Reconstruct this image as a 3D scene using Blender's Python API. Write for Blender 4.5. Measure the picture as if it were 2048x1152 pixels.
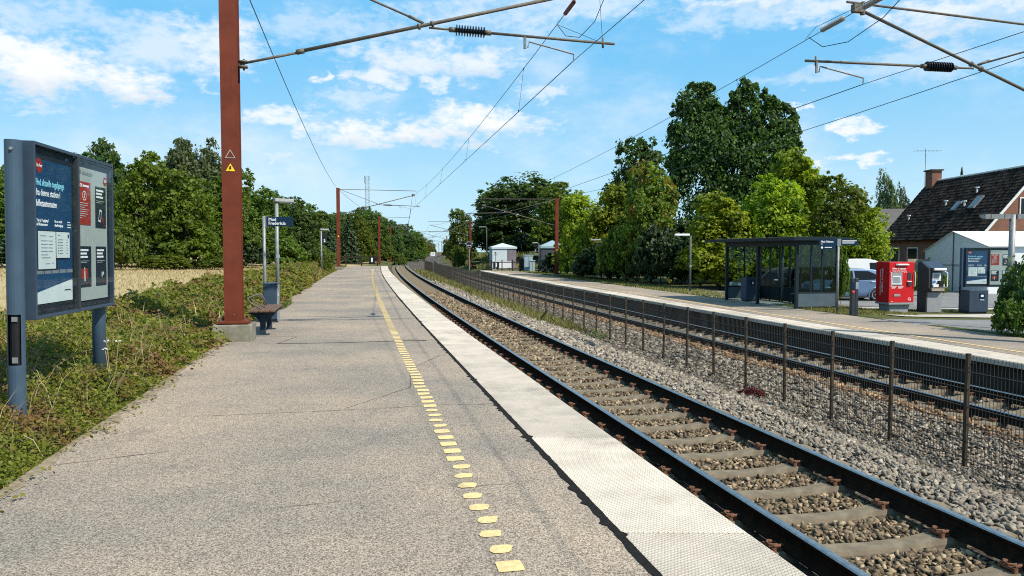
import bpy, math, random
import numpy as np
from mathutils import Vector, Matrix
R = math.radians
rnd = random.Random(7)
for o_ in list(bpy.data.objects): bpy.data.objects.remove(o_)
SC = bpy.context.scene
COL = SC.collection

# ---------------------------------------------------------------- camera, light, exposure
cam_d = bpy.data.cameras.new('camera'); cam = bpy.data.objects.new('camera', cam_d); COL.objects.link(cam)
cam_d.sensor_width = 36.0; cam_d.lens = 36.0 * 1500 / 2048
cam_d.clip_start = 0.05; cam_d.clip_end = 9000
cam.location = (0, 0, 1.6)
cam.rotation_euler = (R(90) - math.atan(72 / 1500), 0, 0)
SC.camera = cam
SUN_AZ = math.atan2(0.80, -0.60); SUN_EL = R(48)
sd = bpy.data.lights.new('sun', 'SUN'); sd.energy = 5.0; sd.angle = R(0.53); sd.color = (1, 0.925, 0.80)
sun = bpy.data.objects.new('sun', sd); COL.objects.link(sun)
sv = Vector((math.sin(SUN_AZ) * math.cos(SUN_EL), math.cos(SUN_AZ) * math.cos(SUN_EL), math.sin(SUN_EL)))
sun.rotation_euler = sv.to_track_quat('Z', 'Y').to_euler(); sun.location = (30, -30, 60)
SC.view_settings.view_transform = 'Standard'; SC.view_settings.look = 'None'
SC.view_settings.exposure = 0.40; SC.view_settings.gamma = 1.0
SC.view_settings.use_curve_mapping = False
try:
    SC.cycles.max_bounces = 6; SC.cycles.transparent_max_bounces = 12; SC.cycles.use_denoising = False; SC.cycles.filter_width = 1.05
    SC.cycles.caustics_reflective = False; SC.cycles.caustics_refractive = False
except Exception: pass

# ---------------------------------------------------------------- world: sky with clouds
W = bpy.data.worlds.new('World'); SC.world = W; W.use_nodes = True
nt = W.node_tree; nt.nodes.clear()
def N(t, ty, **kw):
    n = t.nodes.new(ty)
    for k, v in kw.items(): setattr(n, k, v)
    return n
def math_n(t, op, a, b=None, c=None, clamp=False):
    n = N(t, 'ShaderNodeMath', operation=op); n.use_clamp = clamp
    for i, q in enumerate((a, b, c)):
        if q is None: continue
        if isinstance(q, (int, float)): n.inputs[i].default_value = q
        else: t.links.new(q, n.inputs[i])
    return n.outputs[0]
def mixc(t, fac, a, b, blend='MIX'):
    n = N(t, 'ShaderNodeMix', data_type='RGBA', blend_type=blend)
    for i, q in ((0, fac), (6, a), (7, b)):
        if isinstance(q, (int, float)): n.inputs[i].default_value = q
        elif isinstance(q, tuple): n.inputs[i].default_value = (*q, 1) if len(q) == 3 else q
        else: t.links.new(q, n.inputs[i])
    return n.outputs[2]
def ramp(t, fac, pts):
    n = N(t, 'ShaderNodeValToRGB'); e = n.color_ramp.elements
    while len(e) < len(pts): e.new(0.5)
    for i, (p, c) in enumerate(pts):
        e[i].position = p; e[i].color = (*c, 1) if len(c) == 3 else c
    t.links.new(fac, n.inputs[0]); return n.outputs[0]
def noise(t, vec, scale, detail=4, rough=0.55):
    n = N(t, 'ShaderNodeTexNoise'); n.inputs['Scale'].default_value = scale
    n.inputs['Detail'].default_value = detail; n.inputs['Roughness'].default_value = rough
    if vec is not None: t.links.new(vec, n.inputs['Vector'])
    return n.outputs[0]
def smooth(t, x, lo, hi):
    n = N(t, 'ShaderNodeMapRange', interpolation_type='SMOOTHSTEP')
    n.inputs[1].default_value = lo; n.inputs[2].default_value = hi
    t.links.new(x, n.inputs[0]); return n.outputs[0]

sky = N(nt, 'ShaderNodeTexSky', sky_type='NISHITA'); sky.sun_disc = False
sky.sun_elevation = SUN_EL; sky.sun_rotation = SUN_AZ
sky.altitude = 20; sky.air_density = 1.0; sky.dust_density = 0.4; sky.ozone_density = 1.6
tc = N(nt, 'ShaderNodeTexCoord'); gen = tc.outputs['Generated']
sep = N(nt, 'ShaderNodeSeparateXYZ'); nt.links.new(gen, sep.inputs[0])
az = math_n(nt, 'ARCTAN2', sep.outputs[0], sep.outputs[1]); el = math_n(nt, 'ARCSINE', sep.outputs[2])
cmb = N(nt, 'ShaderNodeCombineXYZ')
nt.links.new(az, cmb.inputs[0]); nt.links.new(math_n(nt, 'MULTIPLY', el, 1.9), cmb.inputs[1])
cv_ = cmb.outputs[0]
wa = noise(nt, cv_, 24.0, 5, 0.6)
wmp = N(nt, 'ShaderNodeMapping'); wmp.inputs['Location'].default_value = (3.7, 9.1, 2.3); nt.links.new(cv_, wmp.inputs[0])
wb = noise(nt, wmp.outputs[0], 24.0, 5, 0.6)
az0_, el0_ = az, el
az = math_n(nt, 'ADD', az, math_n(nt, 'MULTIPLY_ADD', wa, 0.12, -0.06)); el = math_n(nt, 'ADD', el, math_n(nt, 'MULTIPLY_ADD', wb, 0.05, -0.025))
n_big = noise(nt, cv_, 15.0, 8, 0.62); n_mid = noise(nt, cv_, 38.0, 7, 0.6)
edge = math_n(nt, 'MULTIPLY_ADD', n_big, 3.2, -1.6)
edge = math_n(nt, 'ADD', edge, math_n(nt, 'MULTIPLY_ADD', n_mid, 1.8, -0.9))
edge = math_n(nt, 'ADD', edge, math_n(nt, 'MULTIPLY_ADD', noise(nt, cv_, 85.0, 6, 0.6), 1.5, -0.75))
CLOUDS = [  # azimuth deg, elevation deg, half width, half height, density of the clouds in view
    (-31.3, 11.6, 4.4, 1.9, 1), (-26.9, 11.3, 3.8, 1.44, 1), (-33.6, 12.2, 1.6, 1.78, 0.95), (-24.8, 13.7, 4.3, 1.75, 0.6), (-21.0, 14.4, 3.0, 2.34, 0.8), (-29.5, 14.9, 4.8, 1.09, 0.45), (-33.1, 14.8, 3.2, 0.87, 0.5), (-14.2, 15.8, 4.2, 1.33, 0.4), (-9.8, 16.3, 4.0, 1.18, 0.45), (-5.4, 14.0, 6.7, 1.6, 0.8), (-10.0, 12.7, 2.1, 0.84, 0.85), (-1.7, 17.2, 6.4, 1.42, 0.55), (-13.7, 12.6, 0.7, 0.48, 0.8), (-5.6, 12.3, 1.2, 0.78, 0.8), (2.5, 12.0, 1.8, 0.71, 0.65), (-17.0, 9.6, 2.9, 0.84, 0.85), (-12.1, 11.1, 3.4, 0.85, 0.5), (-11.4, 8.6, 4.5, 1.15, 1), (-2.8, 9.6, 5.8, 1.53, 1), (-6.6, 8.9, 3.7, 1.09, 1), (-17.8, 7.1, 1.1, 0.28, 0.5), (-15.7, 5.7, 2.1, 0.29, 0.4), (-21.7, 11.1, 0.8, 0.27, 0.4), (-31.9, 8.9, 1.2, 0.19, 0.3), (4.7, 17.9, 7.4, 1.0, 0.55), (17.3, 16.6, 6.8, 1.14, 0.5), (16.3, 17.5, 4.5, 0.71, 0.8), (29.9, 15.1, 5.7, 1.5, 0.8), (22.0, 16.4, 3.6, 0.95, 0.7), (25.5, 12.2, 8.0, 0.64, 0.4), (30.0, 12.3, 5.9, 1.23, 0.42), (20.3, 10.1, 1.1, 0.41, 0.9), (24.5, 8.6, 1.7, 0.5, 1), (24.9, 6.4, 1.5, 0.37, 0.95), (22.5, 6.0, 0.6, 0.28, 0.8)]
dens = None; bott = None
for (a0, e0, ra, re, k) in CLOUDS:
    dx = math_n(nt, 'MULTIPLY', math_n(nt, 'SUBTRACT', az, R(a0)), 1 / R(ra))
    dy = math_n(nt, 'MULTIPLY', math_n(nt, 'SUBTRACT', el, R(e0)), 1 / R(re))
    d2 = math_n(nt, 'ADD', math_n(nt, 'MULTIPLY', dx, dx), math_n(nt, 'MULTIPLY', dy, dy))
    f = math_n(nt, 'ADD', math_n(nt, 'SUBTRACT', 1.02, d2), edge)
    f = math_n(nt, 'MULTIPLY', smooth(nt, f, -0.45, 1.3), k)
    dens = f if dens is None else math_n(nt, 'MAXIMUM', dens, f)
    if k >= .8 and ra > 3:
        bsh = math_n(nt, 'MULTIPLY', f, smooth(nt, math_n(nt, 'MULTIPLY', dy, -1.0), -0.15, 0.95))
        bott = bsh if bott is None else math_n(nt, 'MAXIMUM', bott, bsh)
# loose fair-weather clouds all over the rest of the sky
g1 = noise(nt, cv_, 3.2, 9, 0.62)
loose = math_n(nt, 'MULTIPLY', smooth(nt, g1, 0.44, 0.74), 0.62)
dens = math_n(nt, 'MAXIMUM', dens, loose)
el = el0_
dens = math_n(nt, 'MULTIPLY', dens, smooth(nt, el, R(1.0), R(6.5)))
skyt = mixc(nt, 1.0, sky.outputs[0], (0.86, 1.10, 1.12), 'MULTIPLY')
hz = smooth(nt, el, R(-2), R(16))
view = math_n(nt, 'MULTIPLY_ADD', smooth(nt, el, R(18), R(55)), -0.45, 0.88)
skyt = mixc(nt, view, skyt, mixc(nt, hz, (5.6, 8.0, 9.2), (1.8, 5.5, 9.0)))
lit = mixc(nt, math_n(nt, 'MULTIPLY', n_mid, 0.8), (9.7, 9.8, 10.0), (7.9, 8.3, 8.8))
if bott is not None: lit = mixc(nt, math_n(nt, 'MULTIPLY', bott, 0.85, clamp=True), lit, (6.0, 6.7, 7.5))
skyc = mixc(nt, dens, skyt, lit)
bg = N(nt, 'ShaderNodeBackground'); bg.inputs[1].default_value = 0.085
nt.links.new(skyc, bg.inputs[0])
wo = N(nt, 'ShaderNodeOutputWorld'); nt.links.new(bg.outputs[0], wo.inputs[0])

# ---------------------------------------------------------------- materials
MATS = {}
def new_mat(name):
    m = bpy.data.materials.new(name); m.use_nodes = True
    t = m.node_tree; b = t.nodes['Principled BSDF']; MATS[name] = m
    return m, t, b
def obj_co(t, scale=None):
    c = N(t, 'ShaderNodeTexCoord')
    if scale is None: return c.outputs['Object']
    mp = N(t, 'ShaderNodeMapping'); mp.inputs['Scale'].default_value = scale
    t.links.new(c.outputs['Object'], mp.inputs[0]); return mp.outputs[0]
def bump(t, b, h, strength, dist=0.01):
    n = N(t, 'ShaderNodeBump'); n.inputs['Strength'].default_value = strength; n.inputs['Distance'].default_value = dist
    t.links.new(h, n.inputs['Height']); t.links.new(n.outputs[0], b.inputs['Normal'])
def pm(name, c1, c2=None, scale=6, rough=0.6, metal=0, bmp=0.0, bscale=40, detail=5, lo=0.35, hi=0.65, island=0.0, coat=0, spec=0.25, dirt=None):
    """procedural paint / stone / metal: two tones mixed by noise, wear, fine relief"""
    m, t, b = new_mat(name); co = obj_co(t)
    c2 = c2 or tuple(x * 0.78 for x in c1)
    f = noise(t, co, scale, detail)
    col = ramp(t, f, [(lo, c2), (hi, c1)])
    if island:
        g = N(t, 'ShaderNodeNewGeometry'); k = math_n(t, 'MULTIPLY_ADD', g.outputs['Random Per Island'], island, 1 - island * 0.5)
        hs = N(t, 'ShaderNodeHueSaturation'); t.links.new(k, hs.inputs['Value']); t.links.new(col, hs.inputs['Color']); col = hs.outputs[0]
    if dirt:
        f2 = smooth(t, noise(t, co, scale * 0.37, 7, 0.7), 0.52, 0.7)
        col = mixc(t, math_n(t, 'MULTIPLY', f2, 0.7), col, dirt)
    t.links.new(col, b.inputs['Base Color'])
    b.inputs['Metallic'].default_value = metal
    rr = math_n(t, 'MULTIPLY_ADD', f, 0.2, rough - 0.1, clamp=True); t.links.new(rr, b.inputs['Roughness'])
    if spec is not None: b.inputs['Specular IOR Level'].default_value = spec
    if coat: b.inputs['Coat Weight'].default_value = coat
    if bmp: bump(t, b, noise(t, co, bscale, 5), bmp)
    return m
def leafmat(name, cols, trans=0.35, patch=None, pscale=0.5):
    m, t, b = new_mat(name); g = N(t, 'ShaderNodeNewGeometry')
    n = len(cols); col = ramp(t, g.outputs['Random Per Island'], [(i / max(1, n - 1), c) for i, c in enumerate(cols)])
    oi = N(t, 'ShaderNodeObjectInfo')
    if patch:
        c = obj_co(t); f = smooth(t, noise(t, c, pscale, 5, 0.6), 0.5 - (0.035 if 'cover' in name else 0), 0.63)
        col = mixc(t, f, col, ramp(t, g.outputs['Random Per Island'], [(i / max(1, len(patch) - 1), q) for i, q in enumerate(patch)]))
    hs = N(t, 'ShaderNodeHueSaturation')
    t.links.new(math_n(t, 'MULTIPLY_ADD', oi.outputs['Random'], 0.035, 0.4825), hs.inputs['Hue'])
    t.links.new(math_n(t, 'MULTIPLY_ADD', oi.outputs['Random'], 0.4, 0.8), hs.inputs['Value'])
    t.links.new(col, hs.inputs['Color']); col = hs.outputs[0]
    t.links.new(col, b.inputs['Base Color']); b.inputs['Roughness'].default_value = 0.55
    b.inputs['Specular IOR Level'].default_value = 0.3
    tr = N(t, 'ShaderNodeBsdfTranslucent'); t.links.new(mixc(t, 1.0, col, (1.35, 1.5, 0.55), 'MULTIPLY'), tr.inputs[0])
    mx = N(t, 'ShaderNodeMixShader'); mx.inputs[0].default_value = trans
    t.links.new(b.outputs[0], mx.inputs[1]); t.links.new(tr.outputs[0], mx.inputs[2])
    t.links.new(mx.outputs[0], t.nodes['Material Output'].inputs[0])
    return m
def glassmat(name, tint=(0.82, 0.9, 0.9), refl=1.0):
    m, t, b = new_mat(name); t.nodes.remove(b)
    tr = N(t, 'ShaderNodeBsdfTransparent'); tr.inputs[0].default_value = (*tint, 1)
    gl = N(t, 'ShaderNodeBsdfGlossy'); gl.inputs['Roughness'].default_value = 0.02
    lw = N(t, 'ShaderNodeLayerWeight'); lw.inputs[0].default_value = 0.5
    fac = math_n(t, 'MULTIPLY_ADD', math_n(t, 'POWER', lw.outputs['Facing'], 4.0), 0.7 * refl, 0.035 * refl, clamp=True)
    mx = N(t, 'ShaderNodeMixShader'); t.links.new(fac, mx.inputs[0])
    t.links.new(tr.outputs[0], mx.inputs[1]); t.links.new(gl.outputs[0], mx.inputs[2])
    t.links.new(mx.outputs[0], t.nodes['Material Output'].inputs[0]); return m

# asphalt of the platforms: exposed aggregate of small stones
def asphalt(name, dark, mid, light, tint_a, tint_b, sc=85):
    m, t, b = new_mat(name); co = obj_co(t)
    v = N(t, 'ShaderNodeTexVoronoi'); v.inputs['Scale'].default_value = sc; t.links.new(co, v.inputs['Vector'])
    s = N(t, 'ShaderNodeSeparateColor'); t.links.new(v.outputs['Color'], s.inputs[0])
    col = ramp(t, s.outputs[0], [(0.0, dark), (0.38, mid), (0.72, light), (1.0, tuple(min(1, x * 1.25) for x in light))])
    v2 = N(t, 'ShaderNodeTexVoronoi'); v2.inputs['Scale'].default_value = sc * 2.3; t.links.new(co, v2.inputs['Vector'])
    s2 = N(t, 'ShaderNodeSeparateColor'); t.links.new(v2.outputs['Color'], s2.inputs[0])
    col = mixc(t, 0.35, col, ramp(t, s2.outputs[0], [(0, dark), (1, light)]))
    big = noise(t, co, 0.35, 6, 0.62)
    col = mixc(t, 1.0, col, ramp(t, big, [(0.36, tint_a), (0.64, tint_b)]), 'MULTIPLY')
    st = smooth(t, noise(t, co, 1.3, 9, 0.76), 0.54, 0.70)
    col = mixc(t, math_n(t, 'MULTIPLY', st, 0.36), col, (0.10, 0.09, 0.08))
    sp_ = smooth(t, noise(t, co, 9, 3, 0.5), 0.70, 0.76); col = mixc(t, math_n(t, 'MULTIPLY', sp_, 0.5), col, (0.06, 0.055, 0.05))
    t.links.new(col, b.inputs['Base Color']); b.inputs['Roughness'].default_value = 0.9
    b.inputs['Specular IOR Level'].default_value = 0.25
    bump(t, b, v.outputs['Distance'], 0.5, 0.006); return m
asphalt('asphalt', (0.055, 0.047, 0.038), (0.212, 0.183, 0.150), (0.42, 0.364, 0.303), (0.76, 0.77, 0.785), (1.24, 1.14, 1.03), 130)
asphalt('road', (0.10, 0.10, 0.10), (0.17, 0.17, 0.17), (0.26, 0.26, 0.255), (0.8, 0.8, 0.8), (1.08, 1.08, 1.08))
def slabmat(name, c):
    m, t, b = new_mat(name); co = obj_co(t)
    mp = N(t, 'ShaderNodeMapping'); mp.inputs['Rotation'].default_value = (0, 0, R(45 + 12)); mp.inputs['Scale'].default_value = (42, 42, 42)
    t.links.new(co, mp.inputs[0]); ck = N(t, 'ShaderNodeTexVoronoi'); ck.inputs['Randomness'].default_value = 0.12; ck.inputs['Scale'].default_value = 1
    t.links.new(mp.outputs[0], ck.inputs['Vector'])
    stud = smooth(t, ck.outputs['Distance'], 0.25, 0.5)
    f = noise(t, co, 2.2, 8, 0.68); g = noise(t, co, 90, 2)
    col = ramp(t, f, [(0.34, tuple(x * 0.74 for x in c)), (0.6, c)])
    col = mixc(t, math_n(t, 'MULTIPLY', stud, 0.36), col, tuple(x * 0.45 for x in c))
    col = mixc(t, math_n(t, 'MULTIPLY', smooth(t, g, 0.56, 0.72), 0.5), col, (0.2, 0.19, 0.18))
    col = mixc(t, math_n(t, 'MULTIPLY', smooth(t, noise(t, co, 0.9, 9, 0.75), 0.51, 0.68), 0.58), col, (0.25, 0.215, 0.17))
    oi = N(t, 'ShaderNodeObjectInfo'); hs = N(t, 'ShaderNodeHueSaturation')
    t.links.new(math_n(t, 'MULTIPLY_ADD', oi.outputs['Random'], 0.24, 0.84), hs.inputs['Value']); t.links.new(col, hs.inputs['Color'])
    t.links.new(hs.outputs[0], b.inputs['Base Color']); b.inputs['Roughness'].default_value = 0.85
    bump(t, b, math_n(t, 'SUBTRACT', 1.0, stud), 0.55, 0.008); return m
slabmat('slab', (0.68, 0.585, 0.475))
pm('concrete', (0.25, 0.225, 0.18), (0.14, 0.125, 0.1), 5, 0.9, bmp=0.5, bscale=60, dirt=(0.12, 0.13, 0.08))
pm('dark_concrete', (0.05, 0.041, 0.033), (0.028, 0.023, 0.019), 3, 0.92, bmp=0.4, bscale=40)
pm('pale_concrete', (0.46, 0.43, 0.38), (0.36, 0.33, 0.29), 2, 0.9, bmp=0.3, bscale=70)
pm('sleeper', (0.21, 0.174, 0.12), (0.13, 0.105, 0.073), 7, 0.9, bmp=0.4, bscale=90, dirt=(0.13, 0.1, 0.075))
pm('rail_rust', (0.030, 0.020, 0.0135), (0.015, 0.011, 0.008), 12, 0.9, bmp=0.2, bscale=80, spec=0.03)
pm('rail_steel', (0.44, 0.43, 0.42), (0.3, 0.29, 0.28), 18, 0.34, metal=0.9)
pm('clip_rust', (0.21, 0.095, 0.05), (0.1, 0.05, 0.03), 30, 0.75, bmp=0.3, bscale=90)
pm('mast_paint', (0.155, 0.036, 0.019), (0.118, 0.027, 0.015), 3, 0.6, bmp=0.06, bscale=60, dirt=(0.085, 0.034, 0.022), spec=0.15)
pm('galvanised', (0.27, 0.28, 0.285), (0.19, 0.2, 0.205), 9, 0.55, metal=0.35)
pm('lamp_grey', (0.105, 0.108, 0.10), (0.08, 0.082, 0.077), 6, 0.65)
pm('tube_grey', (0.15, 0.132, 0.11), (0.10, 0.088, 0.075), 12, 0.6, metal=0.2)
pm('insulator', (0.012, 0.016, 0.022), None, 10, 0.3)
pm('insulator_white', (0.30, 0.32, 0.33), None, 10, 0.3)
pm('insulator_red', (0.13, 0.02, 0.018), None, 10, 0.35)
pm('wire', (0.035, 0.05, 0.055), None, 20, 0.5, metal=0.4)
pm('fence_metal', (0.08, 0.056, 0.037), (0.05, 0.036, 0.025), 8, 0.6, metal=0.2, bmp=0.1)
pm('fence_wire', (0.075, 0.07, 0.062), (0.05, 0.046, 0.042), 8, 0.5, metal=0.4)
pm('sign_blue', (0.006, 0.026, 0.062), (0.005, 0.022, 0.053), 3, 0.35)
pm('steel_blue', (0.052, 0.088, 0.13), (0.045, 0.077, 0.114), 5, 0.45, metal=0.1)
pm('cabinet_blue', (0.036, 0.058, 0.09), (0.031, 0.05, 0.078), 5, 0.45)
pm('poster_blue', (0.008, 0.055, 0.13), (0.007, 0.045, 0.11), 2, 0.6)
pm('poster_white', (0.62, 0.68, 0.66), (0.56, 0.62, 0.6), 3, 0.7)
pm('poster_grey', (0.36, 0.40, 0.37), (0.33, 0.37, 0.34), 3, 0.7)
pm('poster_dark', (0.014, 0.022, 0.034), None, 3, 0.6)
pm('poster_red', (0.36, 0.03, 0.02), None, 3, 0.6)
pm('cyan_ink', (0.25, 0.62, 0.72), (0.25, 0.62, 0.72), 3, 0.6)
pm('white_ink', (0.78, 0.80, 0.80), (0.76, 0.78, 0.78), 3, 0.6)
pm('grey_ink', (0.2, 0.24, 0.26), None, 3, 0.6)
pm('green_ink', (0.03, 0.3, 0.14), None, 3, 0.6)
pm('black', (0.012, 0.012, 0.013), None, 8, 0.5)
pm('yellow_paint', (0.73, 0.56, 0.27), (0.62, 0.46, 0.21), 22, 0.85, bmp=0.3, bscale=160)
t = MATS['yellow_paint'].node_tree; b = t.nodes['Principled BSDF']; lk = b.inputs['Base Color'].links[0].from_socket; co = N(t, 'ShaderNodeNewGeometry').outputs['Position']
w_ = math_n(t, 'MULTIPLY', smooth(t, noise(t, co, 55, 4, 0.7), 0.56, 0.68), 0.75); w2 = math_n(t, 'MULTIPLY', smooth(t, noise(t, co, 7, 5, 0.7), 0.5, 0.7), 0.4)
t.links.new(mixc(t, math_n(t, 'MAXIMUM', w_, w2), lk, (0.26, 0.215, 0.165)), b.inputs['Base Color'])
pm('pale_line', (0.70, 0.5, 0.22), (0.58, 0.4, 0.18), 6, 0.8)
pm('warning_yellow', (0.85, 0.55, 0.02), None, 5, 0.5)
pm('tar', (0.02, 0.018, 0.017), (0.012, 0.011, 0.01), 30, 0.95, bmp=0.5, bscale=120, spec=0.1)
pm('crack', (0.07, 0.06, 0.055), (0.04, 0.035, 0.03), 30, 0.9, spec=0.1)
pm('bench_wood', (0.16, 0.095, 0.06), (0.1, 0.058, 0.038), 14, 0.7, bmp=0.2)
pm('bench_steel', (0.02, 0.037, 0.056), None, 5, 0.45)
pm('machine_red', (0.50, 0.012, 0.016), (0.46, 0.011, 0.014), 3, 0.35)
pm('white_plastic', (0.72, 0.73, 0.74), (0.66, 0.67, 0.68), 5, 0.4)
pm('charcoal', (0.035, 0.042, 0.05), (0.03, 0.036, 0.043), 5, 0.5)
pm('mid_grey', (0.27, 0.28, 0.29), (0.23, 0.24, 0.25), 5, 0.6)
pm('screen', (0.28, 0.32, 0.35), None, 3, 0.12)
pm('blue_button', (0.02, 0.2, 0.5), None, 3, 0.4)
pm('shelter_metal', (0.012, 0.021, 0.029), (0.01, 0.017, 0.024), 4, 0.4)
pm('shelter_panel', (0.075, 0.105, 0.125), (0.065, 0.09, 0.11), 3, 0.5)
pm('shelter_roof', (0.04, 0.052, 0.056), (0.028, 0.036, 0.04), 2, 0.6)
pm('hut_pale', (0.52, 0.58, 0.62), (0.45, 0.51, 0.55), 2, 0.6)
pm('hut_mauve', (0.20, 0.17, 0.20), (0.16, 0.135, 0.16), 2, 0.7)
pm('hut_dark', (0.055, 0.062, 0.072), (0.045, 0.05, 0.06), 2, 0.6)
pm('grp_blue', (0.27, 0.36, 0.40), (0.23, 0.31, 0.35), 4, 0.55)
pm('wood_dark', (0.045, 0.032, 0.025), (0.03, 0.022, 0.018), 9, 0.85)
pm('wood_beige', (0.42, 0.36, 0.27), (0.28, 0.24, 0.18), 4, 0.8, dirt=(0.2, 0.17, 0.13))
pm('tile', (0.046, 0.034, 0.028), (0.026, 0.021, 0.018), 1.2, 0.9, spec=0.08, island=1.3, dirt=(0.055, 0.05, 0.046))
pm('grey_roof', (0.11, 0.1, 0.1), (0.08, 0.075, 0.075), 2, 0.8, bmp=0.3, bscale=8)
pm('white_wood', (0.74, 0.72, 0.68), (0.62, 0.6, 0.56), 5, 0.6)
pm('window_dark', (0.016, 0.02, 0.024), None, 2, 0.08)
pm('skylight', (0.16, 0.2, 0.22), None, 2, 0.1)
pm('tent', (0.74, 0.75, 0.75), (0.68, 0.69, 0.69), 1.5, 0.75, bmp=0.25, bscale=2)
pm('car_blue', (0.125, 0.20, 0.33), (0.12, 0.19, 0.315), 2, 0.35, metal=0.2, coat=0.3)
pm('car_red', (0.022, 0.016, 0.015), None, 2, 0.3, coat=0.6)
pm('van_white', (0.50, 0.515, 0.52), (0.48, 0.49, 0.50), 2, 0.4, coat=0.2)
pm('tyre', (0.02, 0.02, 0.021), None, 20, 0.85)
pm('alloy', (0.55, 0.56, 0.58), None, 10, 0.35, metal=0.8)
pm('lamp_red', (0.35, 0.015, 0.012), None, 4, 0.3)
pm('bark', (0.075, 0.058, 0.042), (0.04, 0.031, 0.024), 6, 0.95, bmp=0.6, bscale=18)
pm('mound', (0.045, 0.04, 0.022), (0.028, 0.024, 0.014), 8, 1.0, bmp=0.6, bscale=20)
pm('edge_soil', (0.30, 0.245, 0.17), (0.16, 0.125, 0.08), 14, 1.0, bmp=0.6, bscale=60)
pm('twig', (0.36, 0.29, 0.19), (0.24, 0.18, 0.11), 9, 0.9)
pm('lattice', (0.25, 0.33, 0.37), None, 4, 0.6)
t = M_ = MATS['mast_paint'].node_tree; b = t.nodes['Principled BSDF']; lk = b.inputs['Base Color'].links[0].from_socket
sk = noise(t, obj_co(t, (26, 26, 0.7)), 1.0, 6, 0.7); cl_ = mixc(t, math_n(t, 'MULTIPLY', smooth(t, sk, 0.54, 0.74), 0.55), lk, (0.07, 0.024, 0.015))
pk = noise(t, obj_co(t), 30, 4, 0.7); t.links.new(mixc(t, math_n(t, 'MULTIPLY', smooth(t, pk, 0.64, 0.7), 0.5), cl_, (0.22, 0.10, 0.065)), b.inputs['Base Color'])
glassmat('glass', (0.62, 0.72, 0.72), 1.0); glassmat('board_glass', (0.95, 0.97, 0.98), 0.42)
glassmat('car_glass', (0.18, 0.26, 0.27), 1.2)
m, t, b = new_mat('brick'); co = obj_co(t)
mp = N(t, 'ShaderNodeMapping'); mp.inputs['Rotation'].default_value = (R(90), 0, 0); t.links.new(co, mp.inputs[0])
bk = N(t, 'ShaderNodeTexBrick'); t.links.new(mp.outputs[0], bk.inputs[0]); bk.inputs['Scale'].default_value = 2.2
bk.inputs['Color1'].default_value = (0.25, 0.088, 0.045, 1); bk.inputs['Color2'].default_value = (0.15, 0.07, 0.045, 1); bk.inputs['Mortar'].default_value = (0.2, 0.16, 0.13, 1)
t.links.new(mixc(t, 0.5, bk.outputs[0], ramp(t, noise(t, co, 1.5, 6), [(0.35, (0.13, 0.062, 0.04)), (0.65, (0.25, 0.098, 0.055))])), b.inputs['Base Color']); b.inputs['Roughness'].default_value = 0.9
# ballast bed and stones
m, t, b = new_mat('stone'); g = N(t, 'ShaderNodeNewGeometry'); co = obj_co(t)
c1 = ramp(t, g.outputs['Random Per Island'], [(0, (0.085, 0.07, 0.052)), (0.3, (0.165, 0.14, 0.11)), (0.6, (0.255, 0.222, 0.178)), (0.85, (0.34, 0.275, 0.195)), (1, (0.48, 0.42, 0.345))])
c1 = mixc(t, 0.35, c1, ramp(t, noise(t, co, 45, 4), [(0.35, (0.11, 0.095, 0.078)), (0.65, (0.36, 0.315, 0.26))]))
t.links.new(c1, b.inputs['Base Color']); b.inputs['Roughness'].default_value = 0.9; b.inputs['Specular IOR Level'].default_value = 0.2
def dirty(name, tint):
    m, t, b = new_mat(name); g = N(t, 'ShaderNodeNewGeometry'); co = obj_co(t)
    c1 = ramp(t, g.outputs['Random Per Island'], [(0, (0.05, 0.04, 0.029)), (0.45, (0.125, 0.103, 0.077)), (0.8, (0.21, 0.178, 0.138)), (1, (0.36, 0.32, 0.275))])
    c1 = mixc(t, 1.0, c1, tint, 'MULTIPLY'); t.links.new(c1, b.inputs['Base Color']); b.inputs['Roughness'].default_value = 0.9
dirty('stone_dirty', (1, 0.97, 0.93)); dirty('stone_rust', (1.25, 0.88, 0.55))
dirty('stone_between', (1.12, 0.96, 0.72))
m, t, b = new_mat('ballast_bed'); co = obj_co(t)
v = N(t, 'ShaderNodeTexVoronoi'); v.inputs['Scale'].default_value = 17; t.links.new(co, v.inputs['Vector'])
s = N(t, 'ShaderNodeSeparateColor'); t.links.new(v.outputs['Color'], s.inputs[0])
c1 = ramp(t, s.outputs[0], [(0, (0.03, 0.026, 0.021)), (0.5, (0.09, 0.078, 0.062)), (1, (0.21, 0.182, 0.15))])  # tones lowered to stand for the shadows among the stones
c1 = mixc(t, math_n(t, 'MULTIPLY', smooth(t, v.outputs['Distance'], 0.3, 0.6), 0.65), c1, (0.03, 0.026, 0.022))
c1 = mixc(t, 1.0, c1, ramp(t, noise(t, co, 0.5, 5), [(0.35, (0.7, 0.65, 0.6)), (0.65, (1.1, 1.05, 1.0))]), 'MULTIPLY')
t.links.new(c1, b.inputs['Base Color']); b.inputs['Roughness'].default_value = 0.95; bump(t, b, v.outputs['Distance'], 1.0, 0.03)
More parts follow.
